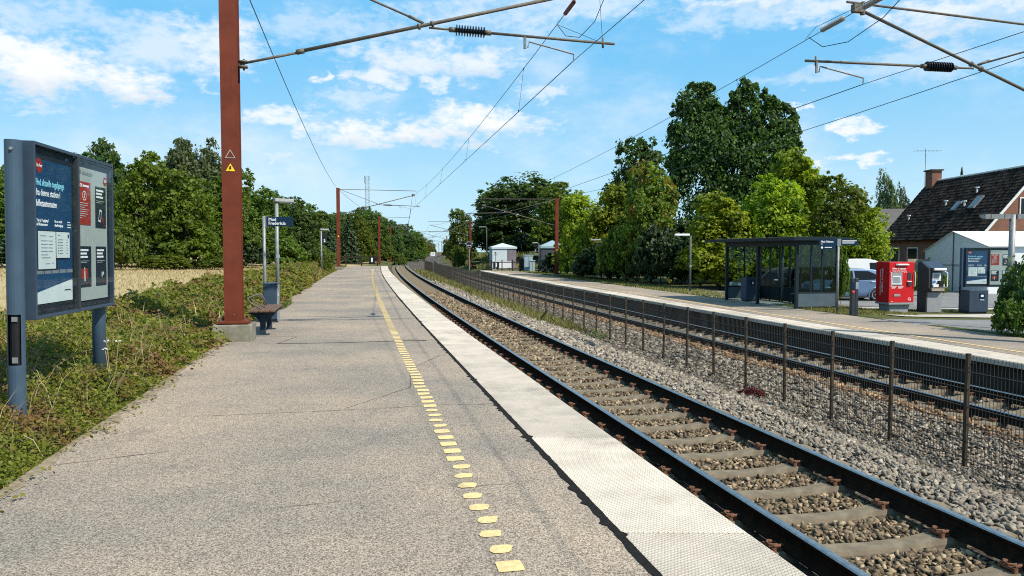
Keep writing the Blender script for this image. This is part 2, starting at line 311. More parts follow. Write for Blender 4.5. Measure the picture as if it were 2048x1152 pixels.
# ground: mown grass and dry field
m, t, b = new_mat('ground'); co = obj_co(t)
f1 = noise(t, co, 0.12, 7, 0.65); f2 = noise(t, co, 6, 6, 0.7)
gr = ramp(t, f2, [(0.35, (0.05, 0.06, 0.02)), (0.65, (0.115, 0.12, 0.045))]); dr = ramp(t, f2, [(0.3, (0.27, 0.205, 0.105)), (0.5, (0.38, 0.30, 0.16)), (0.7, (0.47, 0.385, 0.225))])
sp = N(t, 'ShaderNodeSeparateXYZ'); t.links.new(co, sp.inputs[0])
side = math_n(t, 'ADD', sp.outputs[0], math_n(t, 'MULTIPLY', sp.outputs[1], 0.17))
k = smooth(t, math_n(t, 'ADD', math_n(t, 'MULTIPLY', side, -0.3), math_n(t, 'MULTIPLY_ADD', f1, 5, -2.6)), 0.1, 1.0)
t.links.new(mixc(t, k, gr, dr), b.inputs['Base Color']); b.inputs['Roughness'].default_value = 1.0; b.inputs['Specular IOR Level'].default_value = 0.1
bump(t, b, f2, 0.8, 0.05)
leafmat('leaf_green', [(0.046, 0.084, 0.013), (0.091, 0.146, 0.020), (0.173, 0.223, 0.035)], 0.45)
leafmat('leaf_dark', [(0.025, 0.053, 0.013), (0.050, 0.095, 0.020), (0.106, 0.157, 0.030)], 0.38)
leafmat('leaf_olive', [(0.053, 0.089, 0.011), (0.107, 0.152, 0.016), (0.189, 0.230, 0.025)], 0.48)
leafmat('leaf_shade', [(0.012, 0.026, 0.008), (0.022, 0.044, 0.012), (0.045, 0.075, 0.018)], 0.25)  # leaf colour darkened to paint the canopy shade onto understory bushes
leafmat('leaf_yellow', [(0.115, 0.17, 0.012), (0.23, 0.295, 0.016), (0.36, 0.38, 0.024)], 0.5, patch=[(0.075, 0.125, 0.012), (0.16, 0.22, 0.02)], pscale=0.45)
leafmat('leaf_orange', [(0.06, 0.095, 0.013), (0.12, 0.165, 0.018), (0.21, 0.24, 0.028)], 0.45, patch=[(0.16, 0.10, 0.02), (0.26, 0.13, 0.03)], pscale=0.55)
leafmat('leaf_grey', [(0.059, 0.086, 0.037), (0.103, 0.137, 0.059), (0.156, 0.185, 0.088)], 0.38)
leafmat('needle', [(0.022, 0.045, 0.018), (0.042, 0.075, 0.03), (0.07, 0.105, 0.042)], 0.12)
leafmat('cover_leaf', [(0.08, 0.125, 0.014), (0.155, 0.20, 0.02), (0.27, 0.285, 0.036)], 0.42,
        patch=[(0.17, 0.085, 0.038), (0.27, 0.165, 0.06), (0.25, 0.23, 0.04), (0.20, 0.09, 0.042), (0.34, 0.25, 0.12)], pscale=1.5)
leafmat('grass_green', [(0.06, 0.10, 0.02), (0.11, 0.15, 0.03), (0.2, 0.2, 0.06)], 0.3)
leafmat('grass_dry', [(0.3, 0.23, 0.11), (0.42, 0.34, 0.17), (0.5, 0.42, 0.24)], 0.25)
leafmat('grass_mixed', [(0.09, 0.12, 0.025), (0.2, 0.18, 0.06), (0.36, 0.29, 0.13)], 0.3)
leafmat('red_leaf', [(0.09, 0.012, 0.012), (0.18, 0.028, 0.024)], 0.2)
M = MATS

# ---------------------------------------------------------------- mesh helpers
class MB:
    def __init__(s): s.v = []; s.f = []; s.m = []
    def add(s, vs, fs, mi=0):
        o = len(s.v); s.v += [tuple(p) for p in vs]
        for f in fs: s.f.append([i + o for i in f]); s.m.append(mi)
        return s
    def box(s, c, d, rot=None, mi=0, top=1.0):
        """box centred at c with size d; rot = Matrix or z angle; top scales the upper face"""
        hx, hy, hz = d[0] / 2, d[1] / 2, d[2] / 2
        P = [Vector((x * hx * (top if z > 0 else 1), y * hy * (top if z > 0 else 1), z * hz)) for z in (-1, 1) for y in (-1, 1) for x in (-1, 1)]
        if rot is not None:
            Mx = Matrix.Rotation(rot, 3, 'Z') if isinstance(rot, (int, float)) else rot
            P = [Mx @ p for p in P]
        P = [p + Vector(c) for p in P]
        return s.add(P, [(0, 2, 3, 1), (4, 5, 7, 6), (0, 1, 5, 4), (2, 6, 7, 3), (0, 4, 6, 2), (1, 3, 7, 5)], mi)
    def bx(s, x0, x1, y0, y1, z0, z1, mi=0):
        return s.box(((x0 + x1) / 2, (y0 + y1) / 2, (z0 + z1) / 2), (x1 - x0, y1 - y0, z1 - z0), None, mi)
    def cyl(s, p0, p1, r0, r1=None, n=8, mi=0, caps=True):
        r1 = r0 if r1 is None else r1; p0, p1 = Vector(p0), Vector(p1); d = (p1 - p0).normalized()
        a = d.orthogonal().normalized(); b = d.cross(a)
        P = []
        for p, r in ((p0, r0), (p1, r1)):
            for i in range(n):
                t = 2 * math.pi * i / n; P.append(p + r * (math.cos(t) * a + math.sin(t) * b))
        F = [(i, (i + 1) % n, n + (i + 1) % n, n + i) for i in range(n)]
        if caps: F += [tuple(reversed(range(n))), tuple(range(n, 2 * n))]
        return s.add(P, F, mi)
    def tube(s, pts, r, n=6, mi=0, rad=None):
        pts = [Vector(p) for p in pts]; P = []; L = len(pts)
        ref = None
        for i, p in enumerate(pts):
            d = (pts[min(i + 1, L - 1)] - pts[max(i - 1, 0)]).normalized()
            if ref is None: ref = d.orthogonal().normalized()
            a = (ref - d * ref.dot(d))
            a = a.normalized() if a.length > 1e-5 else d.orthogonal().normalized()
            ref = a; b = d.cross(a); rr = rad[i] if rad else r
            for k in range(n):
                t = 2 * math.pi * k / n; P.append(p + rr * (math.cos(t) * a + math.sin(t) * b))
        F = []
        for i in range(L - 1):
            for k in range(n):
                F.append((i * n + k, i * n + (k + 1) % n, (i + 1) * n + (k + 1) % n, (i + 1) * n + k))
        F += [tuple(reversed(range(n))), tuple(range((L - 1) * n, L * n))]
        return s.add(P, F, mi)
    def ext(s, poly, vec, mi=0):
        """closed polygon extruded along vec"""
        n = len(poly); P = [Vector(p) for p in poly] + [Vector(p) + Vector(vec) for p in poly]
        return s.add(P, [tuple(range(n)), tuple(reversed(range(n, 2 * n)))] + [(i, n + i, n + (i + 1) % n, (i + 1) % n) for i in range(n)], mi)
    def poly(s, pts, mi=0): return s.add(pts, [tuple(range(len(pts)))], mi)
    def lathe(s, p0, axis, prof, n=12, mi=0):
        d = Vector(axis).normalized(); a = d.orthogonal().normalized(); b = d.cross(a); p0 = Vector(p0)
        P = []
        for (h, r) in prof:
            for k in range(n):
                t = 2 * math.pi * k / n; P.append(p0 + d * h + r * (math.cos(t) * a + math.sin(t) * b))
        F = [(i * n + k, i * n + (k + 1) % n, (i + 1) * n + (k + 1) % n, (i + 1) * n + k) for i in range(len(prof) - 1) for k in range(n)]
        F += [tuple(reversed(range(n))), tuple(range((len(prof) - 1) * n, len(prof) * n))]
        return s.add(P, F, mi)
    def mesh(s, name, mats, smooth=False):
        me = bpy.data.meshes.new(name); me.from_pydata(s.v, [], s.f)
        for mm in (mats if isinstance(mats, (list, tuple)) else [mats]): me.materials.append(M[mm] if isinstance(mm, str) else mm)
        if any(s.m): me.polygons.foreach_set('material_index', s.m)
        import bmesh
        bm = bmesh.new(); bm.from_mesh(me); bmesh.ops.recalc_face_normals(bm, faces=bm.faces); bm.to_mesh(me); bm.free()
        if smooth: me.polygons.foreach_set('use_smooth', [True] * len(me.polygons))
        me.update(); return me
    def build(s, name, mats, parent=None, smooth=False, bevel=0, loc=None):
        return obj(name, s.mesh(name, mats, smooth), parent, bevel, loc)
def obj(name, me, parent=None, bevel=0, loc=None):
    o = bpy.data.objects.new(name, me); COL.objects.link(o)
    if parent is not None: o.parent = parent
    if loc is not None: o.location = loc
    if bevel:
        b = o.modifiers.new('bevel', 'BEVEL'); b.width = bevel; b.segments = 2; b.limit_method = 'ANGLE'; b.angle_limit = R(40)
    return o
def np_mesh(name, V, F, mat, smooth=False, mi=None, mats=None):
    """V (n,3), F (m,k) numpy"""
    me = bpy.data.meshes.new(name); k = F.shape[1]
    me.vertices.add(len(V)); me.vertices.foreach_set('co', np.asarray(V, np.float32).ravel())
    me.loops.add(F.size); me.loops.foreach_set('vertex_index', F.astype(np.int32).ravel())
    me.polygons.add(len(F)); me.polygons.foreach_set('loop_start', np.arange(0, F.size, k, dtype=np.int32))
    for mm in (mats or [mat]): me.materials.append(M[mm])
    if mi is not None: me.polygons.foreach_set('material_index', mi.astype(np.int32))
    if smooth: me.polygons.foreach_set('use_smooth', np.ones(len(F), bool))
    me.update(calc_edges=True); return me
def tag(o, label=None, cat=None, group=None, kind=None):
    if label: o['label'] = label
    if cat: o['category'] = cat
    if group: o['group'] = group
    if kind: o['kind'] = kind
    return o
def thing(name, label, cat, loc=(0, 0, 0), rz=0.0, group=None):
    o = bpy.data.objects.new(name, None); COL.objects.link(o); o.empty_display_size = 0.2
    o.location = loc; o.rotation_euler = (0, 0, rz); return tag(o, label, cat, group)
def structure(o): o['kind'] = 'structure'; return o
def dup(root, loc, rz, label=None, scale=None):
    r = root.copy(); COL.objects.link(r); r.location = loc; r.rotation_euler = (root.rotation_euler[0], root.rotation_euler[1], rz)
    if label: r['label'] = label
    if scale: r.scale = scale
    for ch in list(root.children):
        c = ch.copy(); COL.objects.link(c); c.parent = r
        for g in list(ch.children):
            d = g.copy(); COL.objects.link(d); d.parent = c
    return r
_txt = {}
def text(body, size, parent, loc, rot, mat, align='LEFT', name='lettering', bold=0.0, sx=1.0, line=1.0):
    key = (body, size, align, mat, bold, sx)
    if key not in _txt:
        cu = bpy.data.curves.new('lettering', 'FONT'); cu.body = body; cu.size = size; cu.align_x = align
        cu.offset = bold * size; cu.space_line = line; cu.extrude = 0.0008; cu.resolution_u = 3
        o = bpy.data.objects.new('lettering', cu); COL.objects.link(o)
        dg = bpy.context.evaluated_depsgraph_get()
        me = bpy.data.meshes.new_from_object(o.evaluated_get(dg)); me.materials.clear(); me.materials.append(M[mat])
        if sx != 1.0: me.transform(Matrix.Scale(sx, 4, (1, 0, 0)))
        bpy.data.objects.remove(o); bpy.data.curves.remove(cu); _txt[key] = me
    o = obj(name, _txt[key], parent); o.location = loc; o.rotation_euler = rot; return o
FRONT = (R(90), 0, 0)          # lettering upright, read from -y

# ---------------------------------------------------------------- the line of the railway
TH = math.atan(0.21)                      # heading of the straight: x = -0.21 y
_Y = np.array([-60, 0, 15, 25, 36, 50, 67, 84, 108, 132, 163, 215, 254, 323, 430, 538, 900.])
_D = np.array([0, 0, 0, .05, .17, .42, .85, 1.45, 2.5, 3.9, 6.1, 10.5, 14.4, 22.0, 35.0, 48.5, 95.])
def _pchip(x, y):
    h = np.diff(x); d = np.diff(y) / h; g = np.zeros_like(y)
    for i in range(1, len(x) - 1):
        if d[i - 1] * d[i] > 0:
            w1, w2 = 2 * h[i] + h[i - 1], h[i] + 2 * h[i - 1]; g[i] = (w1 + w2) / (w1 / d[i - 1] + w2 / d[i])
    g[-1] = d[-1]; return g
_G = _pchip(_Y, _D)
def dev(Y):
    Y = np.asarray(Y, float); i = np.clip(np.searchsorted(_Y, Y) - 1, 0, len(_Y) - 2)
    h = _Y[i + 1] - _Y[i]; t = np.clip((Y - _Y[i]) / h, -9, 1)
    t = np.where(Y < _Y[0], 0, t)
    r = (2 * t**3 - 3 * t**2 + 1) * _D[i] + (t**3 - 2 * t**2 + t) * h * _G[i] + (-2 * t**3 + 3 * t**2) * _D[i + 1] + (t**3 - t**2) * h * _G[i + 1]
    return r + np.where(Y > _Y[-1], (Y - _Y[-1]) * _G[-1], 0)
def cx(o, Y): return (o + dev(Y)) / math.cos(TH) - 0.21 * np.asarray(Y, float)     # x of the line o metres right of the datum
def off(x, y): return (x + 0.21 * y) * math.cos(TH) - dev(y)
def heading(Y):                            # z rotation that turns local +y along the line
    dx = float(cx(0, Y + .5) - cx(0, Y - .5)); return math.atan2(-dx, 1.0)
def P(o, Y, z): return Vector((float(cx(o, Y)), Y, z))
def stations(y0, y1, fine=1.2):
    out = [y0]
    while out[-1] < y1: out.append(min(y1, out[-1] + max(fine, 0.04 * abs(out[-1]))))
    return out
def sweep(prof, ys, mi=None, closed=True):
    """profile [(o,z)] carried along the line at stations ys"""
    mb = MB(); n = len(prof)
    V = [P(o, y, z) for y in ys for (o, z) in prof]; F = []; mm = []
    for i in range(len(ys) - 1):
        for k in range(n if closed else n - 1):
            F.append((i * n + k, i * n + (k + 1) % n, (i + 1) * n + (k + 1) % n, (i + 1) * n + k)); mm.append(mi[k] if mi else 0)
    if closed: F += [tuple(range(n)), tuple(range((len(ys) - 1) * n, len(ys) * n))]; mm += [0, 0]
    mb.v = [tuple(v) for v in V]; mb.f = [list(f) for f in F]; mb.m = mm; return mb
Z2 = -0.62                                 # second platform surface
END1, END2 = 86.0, 90.0
T1, T2 = 4.07, 11.36                       # track centre lines
RZ1, RZ2 = -0.55, -1.07                    # rail tops

# ---------------------------------------------------------------- ground
def gz(o, y):
    o = np.asarray(o, float); y = np.asarray(y, float)
    zl = np.interp(o, [-60, -20, -9, -6, -2.6, -2.2], [0.35, 0.25, -0.05, -0.15, -0.05, -0.05])
    zr = np.interp(o, [13.2, 16.9, 17.1, 20, 23, 30, 60], [-1.7, -1.7, -0.655, -0.74, -0.80, -0.80, -0.85])
    mid = np.full_like(o, -1.7)
    z = np.where(o < -2.2, zl, np.where(o > 13.2, zr, mid))
    far = np.clip((y - 89) / 2, 0, 1)
    zf = np.interp(o, [-60, -12, -4, 0, 2.2, 3, 13, 14.5, 17, 20, 26], [0.3, 0.12, -0.15, -0.3, -0.72, -1.7, -1.7, -1.25, -0.7, 0.9, 1.0])
    zf = np.where((o > 14) & (y > 105), zf, np.where(o > 14, np.interp(o, [14, 15, 17, 26], [-1.25, -0.8, -0.66, -0.7]), zf))
    return z * (1 - far) + zf * far
og = np.array([-3000, -1200, -500, -250, -120, -70, -50, -38, -28, -20, -15, -12, -9, -7, -5.5, -4.2, -3.2, -2.6, -2.25, -2.15, -1, 0, 1, 2.2, 2.7, 3.2, 6, 9, 12.6, 13.3, 14, 14.6, 15.5, 16.4, 16.95, 17.1, 18, 19, 20, 21.5, 23, 26, 30, 36, 45, 60, 90, 150, 300, 700, 1500, 3000.])
yg = np.array([-40, -20, -10, -4, 0] + [i * 2.5 for i in range(1, 36)] + [88.9, 91.1] + [95 + 5 * i for i in range(0, 8)] + [140, 155, 175, 200, 230, 260, 300, 350, 420, 500, 620, 800, 1100, 1600, 2500, 4500, 7000.])
OO, YY = np.meshgrid(og, yg); XX = cx(OO, YY); ZZ = gz(OO, YY)
V = np.stack([XX, YY, ZZ], -1).reshape(-1, 3); a, b_ = OO.shape
ii = (np.arange(a - 1)[:, None] * b_ + np.arange(b_ - 1)[None, :]).ravel()
structure(obj('ground', np_mesh('ground', V, np.stack([ii, ii + 1, ii + b_ + 1, ii + b_], 1), 'ground', True)))
def drape(name, pts, mat, dz, n=14):
    """quad sheet (four ground points) laid on the terrain"""
    A, B, C_, D_ = [np.array(p, float) for p in pts]
    u, w = np.meshgrid(np.linspace(0, 1, n + 1), np.linspace(0, 1, n + 1))
    xy = (A * ((1 - u) * (1 - w))[..., None] + B * (u * (1 - w))[..., None] + C_ * (u * w)[..., None] + D_ * ((1 - u) * w)[..., None]).reshape(-1, 2)
    z = gz(off(xy[:, 0], xy[:, 1]), xy[:, 1]) + dz
    V = np.column_stack([xy, z]); k = n + 1
    ii = (np.arange(n)[:, None] * k + np.arange(n)[None, :]).ravel()
    return structure(obj(name, np_mesh(name, V, np.stack([ii, ii + 1, ii + k + 1, ii + k], 1), mat, True)))

# ---------------------------------------------------------------- first platform
ys = stations(-12, END1)
pl = structure(sweep([(-2.33, -0.06), (-2.30, 0), (1.43, 0), (1.43, -0.9), (-2.33, -0.9)], ys).build('platform', 'asphalt'))
rs = random.Random(3)
ysl = -9.0; k = 0
while ysl < END1:                          # edge slabs
    y2 = min(END1, ysl + 2.2); g = 0.008
    q = [ysl + g, (ysl + y2) / 2, y2 - g]; dz = rs.uniform(-.002, .003) + 0.004
    ew = rs.uniform(-.006, .006); sweep([(1.47, dz), (2.175 + ew, dz - .004), (2.19 + ew, dz - .02), (2.19 + ew, -0.14), (1.47, -0.14)], q).build('coping_slab', 'slab', pl, bevel=0.006)
    ysl = y2
sweep([(2.10, -0.14), (2.10, -1.0), (1.5, -1.0), (1.5, -0.14)], ys).build('retaining_wall', 'dark_concrete', pl)
mb = MB(); y = -2.0; prev = None           # ragged tar joint between asphalt and slabs
wl = 0.0
while y < END1:
    wl = 0.86 * wl + rs.uniform(-0.011, 0.011)
    w0 = 1.434 - abs(wl) * .8 - (0.03 if rs.random() < .05 else 0); w1 = 1.470 + max(0, rs.uniform(-.012, .006)) + (0.03 if rs.random() < .02 else 0)
    cur = (P(w0, y, 0.0055), P(w1, y, 0.0095))
    if prev: mb.poly([prev[0], prev[1], cur[1], cur[0]])
    prev = cur; y += 0.045 if y < 14 else (0.15 if y < 40 else 0.8)
mb.build('tar_joint', 'tar', pl)
mb = MB(); y = 2.0; prev = None; wl = .1
while y < 70:
    wl = min(.24, max(.01, .93 * wl + rs.uniform(-.04, .045))); cur = (P(-2.335, y, .008), P(-2.31 + wl * .5, y, .007), P(-2.31 + wl, y, .0035))
    if prev: mb.poly([prev[0], prev[1], cur[1], cur[0]]); mb.poly([prev[1], prev[2], cur[2], cur[1]])
    prev = cur; y += .09 if y < 16 else .4
mb.build('soil_edge', 'edge_soil', pl)
def crack(pts, w, name='crack', mat='crack', z=0.004):
    lo_ = .7 if mat == 'tar' else .25
    mb = MB(); prev = None; n = len(pts)
    for i in range(n - 1):
        a, b = Vector((*pts[i], 0)), Vector((*pts[i + 1], 0)); st = max(2, int((b - a).length / 0.09))
        for j in range(st + (i == n - 2)):
            p = a.lerp(b, j / st); d = (b - a).normalized(); nn = Vector((-d.y, d.x, 0))
            jit = rs.uniform(-.012, .012); ww = w * rs.uniform(lo_, 1.0)
            c = (p + nn * (jit - ww / 2) + Vector((0, 0, z)), p + nn * (jit + ww / 2) + Vector((0, 0, z)))
            if prev: mb.poly([prev[0], prev[1], c[1], c[0]])
            prev = c
    mb.build(name, mat, pl)
crack([(-4.1, 13.05), (-3.4, 13.1), (-2.7, 13.25), (-2.0, 13.45), (-1.55, 13.5)], 0.045, mat='tar')
crack([(-1.9, 13.62), (-1.42, 13.55)], 0.02, mat='tar')
crack([(-5.5, 12.9), (-4.1, 13.05)], 0.012); crack([(-4.1, 13.05), (-4.05, 14.1), (-4.9, 14.1)], 0.02)
crack([(-3.2, 7.2), (-2.5, 7.35), (-1.6, 7.55), (-.6, 7.8), (.05, 7.85)], 0.011); crack([(-1.7, 7.6), (-1.2, 8.8), (-1.4, 10.2), (-1.1, 11.6)], 0.011)
crack([(-3.45, 5.55), (-3.1, 5.75), (-2.75, 5.95)], 0.012); crack([(-1.5, 4.6), (-1.1, 4.75)], 0.008); crack([(-.35, 5.0), (.2, 5.2)], 0.006)
for yy in (17.6, 25.5, 28.0, 39, 48, 57, 66, 74):
    o0 = -2.2 if yy > 20 else -2.0
    crack([(float(cx(o0, yy)), yy - .3), (float(cx(-.5, yy)), yy), (float(cx(1.3, yy)), yy + .25)], 0.014 + yy * 0.0006)
# yellow marks: painted blocks, some of them rounded
OW = 0.755
def mark_mesh(kind, seed):
    r2 = random.Random(seed); mb = MB(); n = 16; pts = []
    for i in range(n):
        t = 2 * math.pi * i / n; c, s_ = math.cos(t), math.sin(t)
        if kind == 'block': e = 0.16
        else: e = 0.72
        x = math.copysign(abs(c) ** e, c) * 0.068; yv = math.copysign(abs(s_) ** e, s_) * (0.066 if kind == 'block' else 0.055)
        if kind != 'block': x += r2.uniform(-.006, .006) + 0.012 * (yv > 0); yv += r2.uniform(-.006, .006)
        else: x += r2.uniform(-.002, .002); yv += r2.uniform(-.002, .002)
        pts.append((x, yv, 0))
    mb.poly(pts); return mb.mesh('yellow_mark', 'yellow_paint')
blocks = [mark_mesh('block', i) for i in range(5)]; blobs = [mark_mesh('blob', 20 + i) for i in range(6)]
roundset = set(range(1, 9)) | {14, 15, 16, 17} | {34, 35, 60}
y = 3.745
for i in range(300):
    o = obj('yellow_mark', (blobs if i in roundset else blocks)[rs.randrange(5)], pl)
    o.location = P(OW + rs.uniform(-.008, .008), y, 0.0045); o.rotation_euler = (0, 0, heading(y) + rs.uniform(-.03, .03) + (math.pi if rs.random() < .5 else 0))
    y += 0.2215
for y in (3.52, 3.3, 3.08, 2.86, 2.64):
    o = obj('yellow_mark', blocks[0], pl); o.location = P(OW, y, 0.0045); o.rotation_euler = (0, 0, heading(y))

# ---------------------------------------------------------------- second platform
ys2 = stations(4, END2)
pl2 = structure(sweep([(13.95, Z2), (17.05, Z2 - .02), (17.05, -1.6), (13.95, -1.6)], ys2).build('platform', 'asphalt'))
sweep([(13.22, Z2 - .12), (13.22, -1.75), (13.9, -1.75), (13.9, Z2 - .12)], ys2).build('retaining_wall', 'dark_concrete', pl2)
y = 4.0
while y < END2:
    y2 = min(END2, y + 2.2); dz = rs.uniform(-.002, .003) + .003
    sweep([(13.0, Z2 + dz - .02), (13.02, Z2 + dz), (13.92, Z2 + dz), (13.92, Z2 - .115), (13.0, Z2 - .115)], [y + .006, (y + y2) / 2, y2 - .006]).build('coping_slab', 'slab', pl2)
    y = y2
sweep([(13.92, Z2 + .0035), (13.955, Z2 + .0035)], stations(4, END2, .8), closed=False).build('tar_joint', 'tar', pl2)
sweep([(14.42, Z2 + .004), (14.53, Z2 + .004)], stations(4, END2, .8), closed=False).build('yellow_line', 'pale_line', pl2)
# footpath and paving behind the second platform, road and car park
drape('footpath', [(12.35, 25.2), (13.2, 19.2), (24.5, 22.5), (22.5, 27.2)], 'road', 0.012)
drape('paving', [(13.6, 27.3), (14.0, 26.6), (24.0, 27.6), (24.0, 30.3)], 'pale_concrete', 0.03)
drape('road', [(10.5, 32.2), (60, 31.8), (60, 45), (8.5, 52)], 'road', 0.02)
drape('pavement', [(14.0, 30.5), (40, 30.5), (40, 31.7), (14.0, 31.9)], 'pale_concrete', 0.024)

# ---------------------------------------------------------------- ballast and tracks
bz = [(2.25, -.86), (2.75, -.82), (3.32, -.80), (4.07, -.805), (4.82, -.80), (5.4, -.785), (5.95, -.81), (6.6, -.98), (7.2, -1.16), (7.8, -1.24), (8.6, -1.27), (9.3, -1.25), (9.9, -1.24), (10.4, -1.33), (11.4, -1.355), (12.3, -1.34), (13.2, -1.38)]
BO = np.array([p[0] for p in bz]); BZ = np.array([p[1] for p in bz])
bed = structure(sweep([(1.2, -1.2)] + bz + [(14.6, -1.36)], stations(-10, 900, 1.0), closed=False).build('ballast_bed', 'ballast_bed', smooth=True))
RAIL = [(-.075, 0), (.075, 0), (.075, .012), (.02, .032), (.009, .05), (.009, .115), (.034, .134), (.036, .158), (.026, .170), (.0, .172), (-.026, .170), (-.036, .158), (-.034, .134), (-.009, .115), (-.009, .05), (-.02, .032), (-.075, .012)]
RMI = [0] * 7 + [1, 1, 1, 1] + [0] * 6
def sleeper_mesh():
    mb = MB(); secs = [(-1.3, .01, .125), (-1.25, .025, .13), (-.95, .035, .135), (-.60, .032, .13), (-.36, .002, .112), (0, -.008, .105), (.36, .002, .112), (.60, .032, .13), (.95, .035, .135), (1.25, .025, .13), (1.3, .01, .125)]
    for (x, z, h) in secs: mb.v += [(x, -h, -.2), (x, -h * .82, z - .035), (x, -h * .68, z), (x, h * .68, z), (x, h * .82, z - .035), (x, h, -.2)]
    n = 6
    for i in range(len(secs) - 1):
        for k in range(n): mb.f.append([i * n + k, (i + 1) * n + k, (i + 1) * n + (k + 1) % n, i * n + (k + 1) % n]); mb.m.append(0)
    mb.f += [list(range(n)), list(range((len(secs) - 1) * n, len(secs) * n))]; mb.m += [0, 0]
    return mb.mesh('sleeper', 'sleeper')
def clip_mesh():
    mb = MB(); r = .011
    mb.tube([(-.045, -.06, .02), (-.02, -.06, .035), (.03, -.052, .05), (.055, -.02, .05), (.05, .01, .042), (.01, .02, .04), (-.03, .02, .04), (-.04, .045, .045), (.0, .066, .05), (.04, .062, .045), (.062, .04, .03)], r, 5)
    mb.bx(-.07, .06, -.05, .05, 0, .014); mb.bx(.028, .06, -.075, .075, .0, .034)
    return mb.mesh('rail_clip', 'clip_rust')
SLP, CLP = sleeper_mesh(), clip_mesh()
def track(c, zr, y0, y1, ysl, nclip):
    root = bpy.data.objects.new('railway_track', None); COL.objects.link(root); structure(root)
    for s in (-.7535, .7535):
        sweep([(c + s + a, zr - .172 + b) for a, b in RAIL], stations(y0, y1, .9), RMI).build('rail', ['rail_rust', 'rail_steel'], root)
    y, n = y0 + .35, 0
    while n < 300 and y < ysl:
        o = obj('sleeper', SLP, root); o.location = P(c, y, zr - .172 - .036); o.rotation_euler = (0, 0, heading(y) + rs.uniform(-.008, .008))
        if nclip[0] < y < nclip[1]:
            for s in (-.7535, .7535):
                for q in (-1, 1):
                    k = obj('rail_clip', CLP, o); k.location = (s + q * .115, 0, .034); k.rotation_euler = (0, 0, 0 if q > 0 else math.pi)
        y += .68; n += 1
    return root
track(T1, RZ1, 2.2, 700, 130, (3, 33)); track(T2, RZ2, 6.2, 700, 130, (11, 27))
# stones: angular pieces of broken rock
def rock(seed):
    import bmesh
    r2 = np.random.RandomState(seed); bm = bmesh.new()
    for i in range(9):
        d = r2.normal(size=3); d /= np.linalg.norm(d); bm.verts.new(d * r2.uniform(.8, 1.12) * np.array([1.3, .95, .72]))
    bmesh.ops.convex_hull(bm, input=bm.verts); bmesh.ops.delete(bm, geom=[v for v in bm.verts if not v.link_faces], context='VERTS'); bmesh.ops.triangulate(bm, faces=bm.faces); bm.verts.index_update()
    v = np.array([p.co[:] for p in bm.verts]); f = np.array([[q.index for q in p.verts] for p in bm.faces]); bm.free(); return v, f
ROCKS = [rock(i) for i in range(14)]
RS = np.random.RandomState(11)
def rotm(n):
    q = RS.normal(size=(n, 4)); q /= np.linalg.norm(q, axis=1)[:, None]; w, x, y, z = q.T
    return np.stack([np.stack([1 - 2 * (y * y + z * z), 2 * (x * y - z * w), 2 * (x * z + y * w)], -1), np.stack([2 * (x * y + z * w), 1 - 2 * (x * x + z * z), 2 * (y * z - x * w)], -1), np.stack([2 * (x * z - y * w), 2 * (y * z + x * w), 1 - 2 * (x * x + y * y)], -1)], 1)
def scatter(n, o0, o1, y0, y1, power):
    y = y0 * (y1 / y0) ** (RS.rand(n) ** power); o = o0 + (o1 - o0) * RS.rand(n); return o, y
def stones(sets, mats):
    VV, FF, MI, base = [], [], [], 0
    for (n, o0, o1, y0, y1, size, mi, lift) in sets:
        o, y = scatter(n, o0, o1, y0, y1, 1.0); ok = np.ones(n, bool)
        for c_, yy0 in ((T1, 2.55), (T2, 6.55)):      # keep the sleepers clear
            ph = (y - 0.2 * (o - c_) - yy0 + .34) % .68 - .34
            ok &= ~((np.abs(o - c_) < 1.33) & (np.abs(ph) < .142))
        o, y = o[ok], y[ok]; n = len(o); sz = size * RS.uniform(.6, 1.3, n) * np.clip(y / 11, .95, 2.2)
        c = np.column_stack([cx(o, y), y, np.interp(o, BO, BZ) + sz * .25 + lift * RS.rand(n)])
        Rm = rotm(n); pick = RS.randint(0, 14, n)
        for k in range(14):
            s_ = np.where(pick == k)[0]
            if not len(s_): continue
            v, f = ROCKS[k]; W_ = np.einsum('nij,vj->nvi', Rm[s_], v) * sz[s_][:, None, None]; W_[..., 2] *= .8; W_ += c[s_][:, None, :]
            VV.append(W_.reshape(-1, 3)); FF.append((f[None] + (np.arange(len(s_)) * len(v))[:, None, None] + base).reshape(-1, 3)); MI.append(np.full(len(s_) * len(f), mi)); base += len(s_) * len(v)
    return np_mesh('ballast_stones', np.concatenate(VV), np.concatenate(FF), None, mi=np.concatenate(MI), mats=mats)
SM = ['stone', 'stone_dirty', 'stone_rust', 'stone_between']
st = obj('ballast_stones', stones([
    (19500, 3.38, 4.76, 3.6, 44, .034, 3, .016), (1800, 2.15, 3.24, 3.2, 24, .036, 1, .01),
    (15500, 4.93, 6.5, 5.0, 60, .042, 0, .035), (7500, 6.1, 7.6, 6.5, 55, .042, 1, .02), (9500, 7.3, 9.6, 7.8, 55, .042, 1, .025), (3600, 7.6, 9.8, 8.5, 50, .040, 0, .025),
    (3900, 9.6, 10.5, 9.5, 50, .040, 2, .02), (2600, 10.6, 13.1, 11, 42, .04, 1, .01)], SM), bed); st['kind'] = 'stuff'
RM = []; RM2 = []
for k in range(12):
    v, f = ROCKS[k]; RM.append(np_mesh('stone', v, f, 'stone')); RM2.append(np_mesh('stone', v, f, 'stone_between'))
